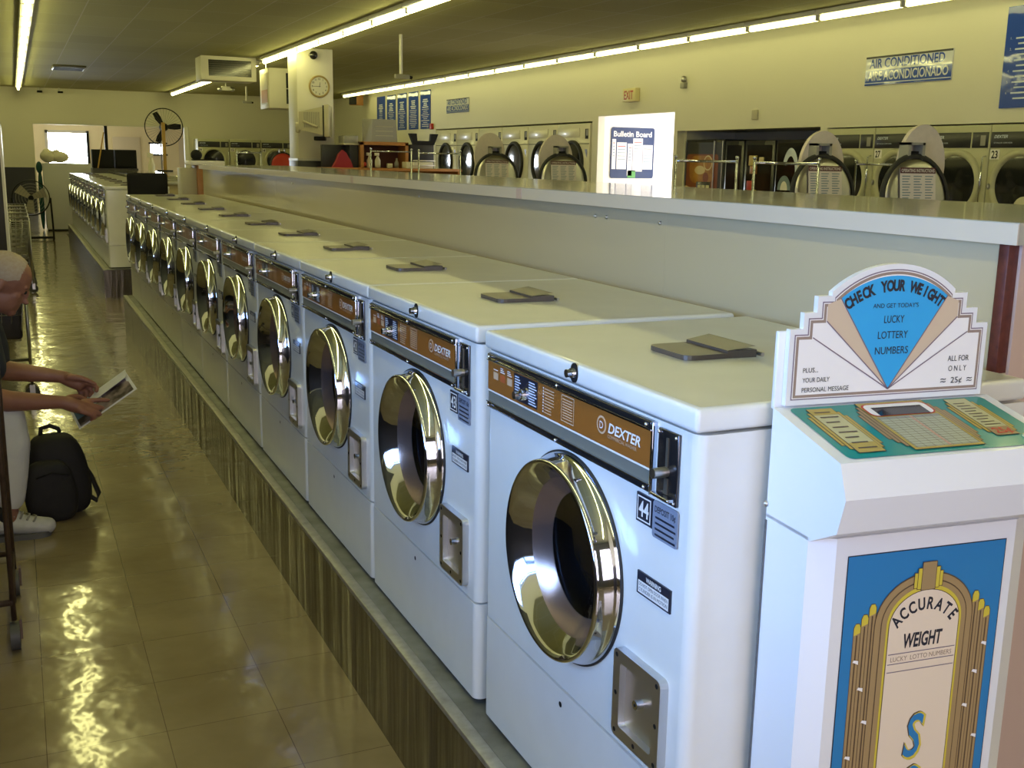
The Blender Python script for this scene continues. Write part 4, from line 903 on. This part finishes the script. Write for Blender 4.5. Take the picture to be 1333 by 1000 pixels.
# ceiling bits
for (x, y, z0, lab) in ((4.03, 13.2, 2.62, 'white ceiling pole with a small camera in front of the blue notices'), (4.41, 26.0, 2.80, 'far white ceiling pole with a small camera below the air unit')):
    t = thing('camera_pole', (x, y, ZC), lab, 'camera'); MB().cyl((0, 0, 0), (0, 0, z0-ZC+.06), .022, 'fixture', n=12).build('pole', t); b = MB(); b.box(-.09, .12, -.03, .03, z0-ZC, z0-ZC+.055, 'grey_plastic', .01); b.build('camera_body', t); MB().cyl((.12, 0, z0-ZC+.025), (.16, 0, z0-ZC+.015), .022, 'black', n=12).build('lens', t)
for (x, y, lab) in ((-.15, 30.15, 'tiny camera on the back wall ceiling line, left one'), (.35, 30.1, 'tiny camera on the back wall ceiling line, right one')):
    t = thing('security_camera', (x, y, 3.12), lab, 'camera'); MB().cyl((0, 0, .08), (0, 0, 0), .02, 'fixture').build('mount', t); MB().box(-.03, .10, -.04, .03, -.05, 0, 'black', .01).build('camera_body', t)
t = thing('ceiling_vent', (.25, 22.4, ZC), 'dark slotted air vent in the ceiling at the left', 'vent'); MB().box(-.30, .30, -.5, .5, -.03, 0, 'grille_slat', .004).build('frame', t)
for k in range(6): MB().box(-.27, .27, -.42+.16*k, -.36+.16*k, -.036, -.03, 'black').build('slot', t)
t = thing('emergency_light', (3.75, 25.0, 3.02), 'twin-lamp emergency light under the far ceiling', 'emergency light'); MB().box(-.10, .10, -.05, .05, 0, .10, 'fixture', .01).build('case', t); MB().cyl((0, 0, .1), (0, 0, .18), .015, 'fixture').build('stem', t)
for x in (-.14, .14): MB().sphere((x, -.02, .03), (.06, .05, .05), 'steel', 12, 8).build('lamp_head', t)

# ================================================================== FAR LEFT AND BEYOND THE GAP
t = thing('rear_counter', (0, 11.7, 0), 'glossy laminate counter behind the far row of washers', 'counter'); MB().box(.69, 1.80, 0, 8.5, 1.215, 1.25, 'laminate', .004).build('countertop', t); MB().box(.72, 1.7, .05, 8.45, 0, 1.215, 'panel').build('bulkhead', t)
t = thing('tv_stand', (.46, 20.35, 0), 'dark stand holding two black screens beyond the far washers', 'stand'); MB().box(0, .80, 0, .6, 0, 1.28, 'cabinet_dark', .006).build('body', t)
for (x, lab) in ((.47, 'boxy black screen beyond the far washers, left of the pair'), (.87, 'boxy black screen beyond the far washers, right of the pair')):
    s_ = thing('black_monitor', (x, 20.4, 1.28), lab, 'monitor', 'black screens on the stand'); MB().box(0, .375, 0, .4, 0, .34, 'black', .012).build('casing', s_); MB().box(.03, .345, -.008, 0, .04, .30, 'black').build('screen', s_)
solo(MB().cyl((.545, 20.30, 1.281), (.68, 20.30, 1.93), .012, 'woodpole', n=8), 'broom_handle', 'thin wooden rod leaning beside the left black screen', 'rod')
t = thing('pedestal_fan', (1.62, 19.35, 1.25), 'round black-caged fan on a yellow wooden pole', 'fan')
MB().box(-.03, .03, -.03, .03, 0, .86, 'woodpole', .004).build('pole', t); MB().cyl((-.05, .02, 0), (-.05, .02, .50), .012, 'steel').build('brace_pipe', t); MB().cyl((0, 0, 0), (0, 0, .02), .14, 'black', n=24).build('foot', t)
fc = (.03, .13, .78); ax = (0, -1, 0)
b = MB(); b.tube([(fc[0]+.33*math.cos(2*PI*k/40), fc[1], fc[2]+.33*math.sin(2*PI*k/40)) for k in range(41)], .009, 'black', 6); cg = b.build('guard_ring', t)
b = MB()
for k in range(36):
    a = 2*PI*k/36; b.tube([(fc[0]+.05*math.cos(a), fc[1]-.06, fc[2]+.05*math.sin(a)), (fc[0]+.2*math.cos(a), fc[1]-.06, fc[2]+.2*math.sin(a)), (fc[0]+.33*math.cos(a), fc[1], fc[2]+.33*math.sin(a))], .0022, 'grille_slat', 4)
b.build('guard_wires', cg)
MB().cyl((fc[0], fc[1]-.05, fc[2]), (fc[0], fc[1]+.14, fc[2]), .07, 'black', n=20).build('motor', t)
for a in (2.15, .10, -1.95):
    T = frame((fc[0], fc[1]-.01, fc[2]), (math.cos(a), 0, math.sin(a)), (-math.sin(a), 0, math.cos(a))); b = MB(); b.prism([(.05, -.03), (.18, -.06), (.29, -.055), (.30, .03), (.18, .05), (.05, .03)], -.004, .004, 'black', T); b.build('blade', t)
spray(.80, 14.0, 1.25, 'white spray bottle on the rear counter below the caged fan', .32)
t = thing('bar_stool', (.27, 9.42, 0), 'black padded stool back rising behind the end of the front row', 'stool'); MB().box(-.185, .185, .16, .21, 1.02, 1.378, 'black', .024, 4).build('backrest', t); MB().box(-.19, .19, -.17, .21, .74, .80, 'black', .02).build('seat', t)
for sx in (-.16, .16):
    for sy in (-.14, .17): MB().cyl((sx, sy, .74), (sx*1.15, sy*1.15, 0), .014, 'steel', n=10).build('leg', t)
    MB().cyl((sx*.8, .185, .79), (sx*.8, .185, 1.04), .012, 'steel', n=10).build('back_post', t)
t = thing('wood_stand', (.68, 9.5, 0), 'wooden stand with a white tray top at the end of the counter', 'stand'); MB().box(.04, .14, .0, .35, 0, 1.455, 'wood', .004).build('wood_panel', t); MB().box(-.10, .04, .05, .35, 0, 1.43, 'beige', .004).build('side_panel', t); MB().box(-.02, .30, -.02, .40, 1.457, 1.50, 'sign_white', .008).build('tray', t)
b = MB(); b.sphere((.735, 9.62, 1.553), (.055, .05, .052), 'black'); b.box(.70, .92, 9.58, 9.72, 1.501, 1.515, 'black', .006); solo(b, 'black_ball', 'black round object lying on the white tray', 'object')  # black ball on a flat base, no lamp
t = thing('white_cabinet', (-.34, 22.4, 0), 'plain pale grey cabinet standing across the far end of the aisle', 'cabinet'); MB().box(0, 1.02, 0, .5, .03, 1.34, 'cabinet_white', .006).build('body', t); MB().box(.02, 1.0, .02, .48, 0, .03, 'black').build('plinth', t); MB().box(.92, 1.02, -.004, .0, .10, 1.30, 'alu').build('edge_strip', t)
b = MB(); b.sphere((-.22, 22.62, 1.475), (.16, .18, .13), 'bagcloth', 14, 10); b.sphere((-.02, 22.62, 1.46), (.18, .18, .115), 'bagcloth', 14, 10); b.sphere((-.25, 22.6, 1.55), (.08, .1, .08), 'bagcloth', 12, 8); b.sphere((-.07, 22.62, 1.54), (.08, .1, .07), 'bagcloth', 12, 8); solo(b, 'laundry_bag', 'cream laundry bag slumped on the pale cabinet', 'laundry bag')
b = MB(); b.sphere((-.405, 22.7, 1.25), (.06, .06, .12), 'tealcloth', 12, 8).sphere((-.40, 22.7, .62), (.05, .05, .62), 'tealcloth', 12, 8); solo(b, 'hanging_cloth', 'dark teal cloth hanging at the left side of the pale cabinet', 'cloth')
solo(MB().box(-.02, .12, 20.6, 21.4, 0, .006, 'black'), 'floor_grate', 'small dark grate in the floor before the pale cabinet', 'grate')
t = thing('dark_cabinet', (-1.96, 9.5, 0), 'tall dark cabinet with a pale right edge at the left side', 'cabinet'); MB().box(0, .975, 0, 1.5, 0, 1.80, 'cabinet_dark', .006).build('body', t); MB().box(.975, .995, 0.0, 1.5, 0, 1.80, 'sign_white').build('side_edge', t)
for k in range(5): cart((-1.0, 12.2+.95*k, 0), 0, 'low chrome wire cart along the left wall, %s of the row past the dark cabinet' % ORD[k], 'steel', bar=False)
t = thing('drum_fan', (-.63, 20.0, 0), 'large dark drum fan on the floor at the far left', 'fan'); b = MB(); b.lathe([(.30, .12), (.315, .12), (.315, -.12), (.30, -.12), (.30, .12)], (0, 0, .75), (0, -1, 0), 'black', 36); b.build('drum', t)
b = MB(); 
for k in range(5): b.tube([(.05*(k+1)*math.cos(2*PI*j/24), -.125, .75+.05*(k+1)*math.sin(2*PI*j/24)) for j in range(25)], .004, 'grey_plastic', 5)
b.build('guard', t)
for a in (.4, 2.5, 4.6):
    T = frame((0, -.02, .75), (math.cos(a), 0, math.sin(a)), (-math.sin(a), 0, math.cos(a))); b = MB(); b.prism([(.04, -.04), (.26, -.09), (.27, .08), (.04, .04)], -.004, .004, 'beige', T); b.build('blade', t)
MB().cyl((0, 0, .75), (0, .1, .75), .06, 'black').build('motor', t)
for sx in (-.33, .33): MB().tube([(sx*.97, 0, .75), (sx, 0, .40), (sx, -.25, .02), (sx, .25, .02)], .016, 'black').build('stand_leg', t)
MB().box(-.32, .32, -.02, .02, .02, .06, 'black').build('crossbar', t)
cart((-1.107, 6.35, 0), 0, 'dark-lined wire laundry cart beyond the seated person', 'steel', bar=False, liner=True)
cart((-1.285, 2.465, 0), PI/2, 'brown metal laundry cart with tall post beside the seated person', 'brownmetal', h=1.62)

t = thing('light_blocker', (-1.96, -2.6, 0), 'long unseen table-shaped light blocker added along the left wall under the side window', 'light blocker')  # out of view, added to shade the lower washer fronts
MB().box(0, .66, 0, 4.3, 1.06, 1.10, 'laminate').build('blocker_top', t); MB().box(.02, .63, .03, 4.27, 0, 1.06, 'wainscot').build('base', t)
# ================================================================== SEATED MAN, NEWSPAPER, BACKPACK
def blob(name, parts, m, parent=None, vox=.006, smooth=5):
    b = MB()
    for p in parts:
        if p[0] == 'c':                       # chain of (point, radius)
            pts = p[1]
            for i in range(len(pts)-1):
                b.cyl(pts[i][0], pts[i+1][0], pts[i][1], m, r1=pts[i+1][1], n=16)
            for q, r in pts: b.sphere(q, r*.995, m, 14, 10)
        else: b.sphere(p[1], p[2], m, 18, 12, p[3] if len(p) > 3 else None)
    o = b.build(name, parent)
    r = o.modifiers.new('join', 'REMESH'); r.mode = 'VOXEL'; r.voxel_size = vox; r.use_smooth_shade = True
    if smooth:
        s_ = o.modifiers.new('soft', 'SMOOTH'); s_.iterations = smooth; s_.factor = .5
    dg = bpy.context.evaluated_depsgraph_get(); me = bpy.data.meshes.new_from_object(o.evaluated_get(dg)); o.modifiers.clear(); old = o.data; o.data = me; me.name = name; bpy.data.meshes.remove(old)
    if not me.materials: me.materials.append(M[m])
    for p in me.polygons: p.use_smooth = True
    return o
per = thing('person', (0, 0, 0), 'person in navy shirt and white trousers seated and reading a folded newspaper', 'person')
HC = Matrix.Translation((-.952, 3.42, 1.055)) @ Matrix.Rotation(math.radians(30), 4, 'Y')
def hs(c, r): return ('s', c, r, HC)
head = [hs((-.005, 0, .02), (.102, .079, .094)), hs((.035, 0, -.055), (.062, .058, .072)), hs((.072, 0, -.102), (.026, .026, .022)), hs((.094, 0, -.022), (.015, .011, .030)), hs((.108, 0, -.043), (.014, .014, .012)),
        hs((.082, 0, .014), (.016, .052, .012)), hs((.058, .036, -.035), (.026, .020, .024)), hs((.058, -.036, -.035), (.026, .020, .024)), hs((.087, 0, -.070), (.012, .024, .007)), hs((.085, 0, -.082), (.012, .021, .007)),
        hs((.080, .032, -.006), (.011, .013, .010)), hs((.080, -.032, -.006), (.011, .013, .010)), hs((-.008, .078, -.015), (.017, .007, .028)), hs((-.008, -.078, -.015), (.017, .007, .028)),
        hs((-.045, 0, -.06), (.05, .055, .06))]
def hand(w, k, dirs, thumb, th):
    """wrist, palm centre at the knuckles, list of finger chains, thumb chain"""
    w = Vector(w); k = Vector(k); out = [('c', [(w, .027), (w.lerp(k, .5), .030), (k, .028)])]
    for ch in dirs: out.append(('c', ch))
    out.append(('c', th)); return out
nw, nk = (-.770, 3.315, .562), (-.700, 3.315, .535)
near = hand(nw, nk, [
    [((-.705, 3.290, .528), .015), ((-.672, 3.285, .512), .0105), ((-.655, 3.292, .494), .0095), ((-.668, 3.30, .483), .008)],
    [((-.695, 3.305, .535), .015), ((-.655, 3.300, .520), .0108), ((-.632, 3.305, .504), .0098), ((-.645, 3.315, .492), .008)],
    [((-.690, 3.322, .545), .015), ((-.648, 3.320, .535), .0108), ((-.618, 3.325, .522), .0098), ((-.618, 3.335, .508), .008)],
    [((-.690, 3.340, .552), .015), ((-.650, 3.345, .555), .0108), ((-.618, 3.350, .553), .0098), ((-.592, 3.352, .549), .0085)]], None,
    [((-.745, 3.345, .570), .016), ((-.715, 3.368, .570), .013), ((-.685, 3.378, .555), .0105), ((-.662, 3.378, .540), .009)])
fw_, fk = (-.760, 3.50, .632), (-.700, 3.485, .600)
far = hand(fw_, fk, [
    [((-.705, 3.515, .590), .015), ((-.690, 3.52, .555), .0105), ((-.70, 3.50, .530), .0095), ((-.712, 3.48, .525), .008)],
    [((-.695, 3.505, .598), .015), ((-.670, 3.512, .565), .0108), ((-.672, 3.492, .538), .0098), ((-.685, 3.475, .530), .008)],
    [((-.690, 3.490, .605), .015), ((-.655, 3.497, .580), .0108), ((-.648, 3.480, .556), .0098), ((-.660, 3.465, .548), .008)],
    [((-.690, 3.475, .610), .015), ((-.650, 3.480, .600), .0108), ((-.628, 3.468, .582), .0098), ((-.632, 3.455, .570), .0085)]], None,
    [((-.735, 3.470, .635), .016), ((-.695, 3.452, .632), .013), ((-.662, 3.446, .618), .0108), ((-.636, 3.446, .602), .0092)])
bodyparts = head + [('c', [((-.985, 3.42, 1.00), .058), ((-1.06, 3.42, .955), .062), ((-1.12, 3.42, .92), .09)]),
    ('c', [((-1.12, 3.42, .90), .12), ((-1.25, 3.42, .76), .14), ((-1.42, 3.42, .56), .14)]),
    ('c', [((-1.06, 3.25, .87), .056), ((-1.04, 3.27, .615), .044), ((-.97, 3.29, .588), .043), nw and (Vector(nw), .026)]),
    ('c', [((-1.06, 3.59, .87), .056), ((-1.045, 3.56, .675), .044), ((-.96, 3.545, .662), .043), (Vector(fw_), .026)]),
    ('c', [((-1.42, 3.34, .53), .09), ((-1.0, 3.34, .53), .055), ((-1.0, 3.34, .07), .035)]),
    ('c', [((-1.42, 3.52, .53), .09), ((-1.05, 3.56, .53), .055), ((-1.22, 3.58, .07), .035)])] + near + far
blob('body', bodyparts, 'skin', per, .0052, 3)
b = MB(); vs = []; fs = []; n_, k_ = 120, 80
for j in range(k_+1):
    p = PI*j/k_
    for i in range(n_):
        t_ = 2*PI*i/n_; vs.append(HC @ Vector((-.005+.1045*math.sin(p)*math.cos(t_), .0815*math.sin(p)*math.sin(t_), .02+.0965*math.cos(p))))
for j in range(k_):
    for i in range(n_):
        c_ = HC.inverted() @ ((vs[j*n_+i]+vs[(j+1)*n_+(i+1) % n_])/2)
        if c_.x < .045 and c_.z > -.045+(.05 if c_.x > -.03 else 0)+max(0, c_.x)*.6: fs.append((j*n_+i, (j+1)*n_+i, (j+1)*n_+(i+1) % n_, j*n_+(i+1) % n_))
b.add(vs, fs, 'hair', True); b.build('hair', per)
for sy in (-1, 1): MB().sphere(HC @ Vector((.087, sy*.032, -.006)), .0085, 'black', 10, 8).build('eye', per)
blob('shirt', [('c', [((-1.09, 3.42, .935), .085), ((-1.14, 3.42, .90), .145), ((-1.27, 3.42, .75), .165), ((-1.44, 3.42, .56), .165)]), ('c', [((-1.065, 3.26, .875), .085), ((-1.035, 3.265, .735), .072)]), ('c', [((-1.065, 3.58, .875), .085), ((-1.03, 3.57, .77), .074), ((-1.02, 3.565, .715), .068)])], 'navy', per, .008, 4)
blob('trousers', [('c', [((-1.46, 3.36, .52), .13), ((-1.20, 3.345, .53), .095), ((-.985, 3.345, .515), .073), ((-.975, 3.345, .40), .075), ((-.985, 3.345, .27), .068), ((-.992, 3.345, .175), .058)]), ('c', [((-1.46, 3.50, .52), .13), ((-1.22, 3.54, .53), .095), ((-1.06, 3.56, .515), .073), ((-1.13, 3.57, .3), .068), ((-1.205, 3.58, .175), .058)])], 'trouser', per, .008, 4)
def shoe(x, y):
    s_ = blob('shoe', [('c', [((x-.09, y, .06), .040), ((x-.02, y, .065), .043), ((x+.06, y, .048), .040), ((x+.125, y-.005, .040), .034)]), ('s', (x-.02, y, .095), (.055, .036, .035))], 'shoe', per, .006, 4)
    b = MB(); b.prism(circle(x+.085, y-.004, .052, 14, -PI/2, PI/2, ry=.046)+circle(x-.08, y, .052, 14, PI/2, 3*PI/2, ry=.044), .0, .022, 'sole'); b.build('sole', s_)
    for k in range(4): MB().tube([(x+.0+.024*k, y-.036, .100-.009*k), (x+.012+.024*k, y-.012, .121-.011*k), (x+.0+.024*k, y+.03, .108-.009*k)], .0045, 'grey_plastic', 5).build('lace', s_)
    blob('sock', [('c', [((x-.03, y, .08), .040), ((x-.015, y, .15), .042)])], 'sock', per, .008, 2)
shoe(-.985, 3.345); shoe(-1.20, 3.58)
t = thing('side_chair', (-1.50, 3.42, 0), 'plain dark chair under the seated person', 'chair'); MB().box(-.22, .22, -.22, .22, .35, .385, 'black', .012).build('seat', t); MB().box(-.25, -.21, -.22, .22, .5, .85, 'black', .012).build('backrest', t)
for sx in (-.19, .19):
    for sy in (-.19, .19): MB().cyl((sx, sy, .36), (sx, sy, 0), .014, 'steel', n=10).build('leg', t)
for sy in (-.18, .18): MB().cyl((-.22, sy, .36), (-.23, sy, .6), .012, 'steel', n=10).build('back_post', t)
# newspaper
pA, pB, pC, pD = Vector((-.716, 3.30, .450)), Vector((-.484, 3.30, .603)), Vector((-.520, 3.48, .655)), Vector((-.757, 3.48, .478))
ex = (pB-pA); ey = (pD-pA); L_, H_ = ex.length, ey.length
np_ = thing('newspaper', tuple(pA), 'folded newspaper with dark photographs held in the seated person\'s hands', 'newspaper')
T = frame((0, 0, 0), ex, ey-ex*(ey.dot(ex)/ex.length_squared)); H_ = (ey-ex*(ey.dot(ex)/ex.length_squared)).length
b = MB(); b.prism([(0, 0), (L_, 0), (L_, H_), (0, H_)], -.004, 0, 'paper', T); b.rect(.010, L_-.012, .006, .10, .0004, 'photo_brown', T); b.rect(.14, L_-.018, .10, .155, .0004, 'photo_brown', T); b.rect(.010, .09, .07, .18, .0006, 'photo_blue', T); b.rect(.15, L_-.08, .135, .15, .0006, 'print_dark', T)
for k in range(6): b.rect(.02, .09, .165+.004*k, .166+.004*k, .0005, 'print_dark', T)
b.build('front_page', np_)
b = MB(); b.add([T @ Vector(p) for p in ((.03, H_*.55, .012), (L_-.01, H_*.62, .014), (L_+.004, H_+.012, .004), (.02, H_+.006, .002), (.03, H_*.55, .0105), (L_-.01, H_*.62, .0125), (L_+.004, H_+.012, .0025), (.02, H_+.006, .0005))], [(0, 1, 2, 3), (7, 6, 5, 4), (0, 4, 5, 1), (1, 5, 6, 2), (2, 6, 7, 3), (3, 7, 4, 0)], 'paper'); b.build('inner_page', np_)
# backpack
bp = thing('backpack', (-.80, 3.62, 0), 'black backpack standing on the floor by the person\'s foot', 'backpack', rotz=.12)
def sq(c, r, m, e=.55, n=28, k=18, lean=0.0):
    b = MB(); vs = []; fs = []; f = lambda v: math.copysign(abs(v)**e, v)
    for j in range(k+1):
        p = PI*j/k-PI/2
        for i in range(n):
            t_ = 2*PI*i/n; x, y, z = r[0]*f(math.cos(p))*f(math.cos(t_)), r[1]*f(math.cos(p))*f(math.sin(t_)), r[2]*f(math.sin(p)); q = 1-.16*max(0, z/r[2]); vs.append((c[0]+x*q+lean*z, c[1]+y*q+.04*math.sin(5*z/r[2])*0, c[2]+z))
    for j in range(k):
        for i in range(n): fs.append((j*n+i, j*n+(i+1) % n, (j+1)*n+(i+1) % n, (j+1)*n+i))
    b.add(vs, fs, m, True); return b
sq((0, 0, .18), (.125, .095, .18), 'bag', lean=-.08).build('main_bag', bp); sq((-.05, -.10, .135), (.105, .055, .135), 'bag', lean=-.05).build('front_pocket', bp)
MB().tube([(-.06, .02, .345), (-.055, .02, .385), (-.02, .02, .392), (.015, .02, .375), (.02, .02, .345)], .010, 'bag').build('handle', bp)
MB().tube([(.10, .05, .22), (.14, .04, .14), (.165, .02, .06), (.15, .0, .035), (.11, .0, .07)], .011, 'bag').build('strap', bp); MB().tube([(-.11, -.152, .21), (-.05, -.158, .23), (.02, -.155, .21)], .004, 'black', 6).build('zip', bp)
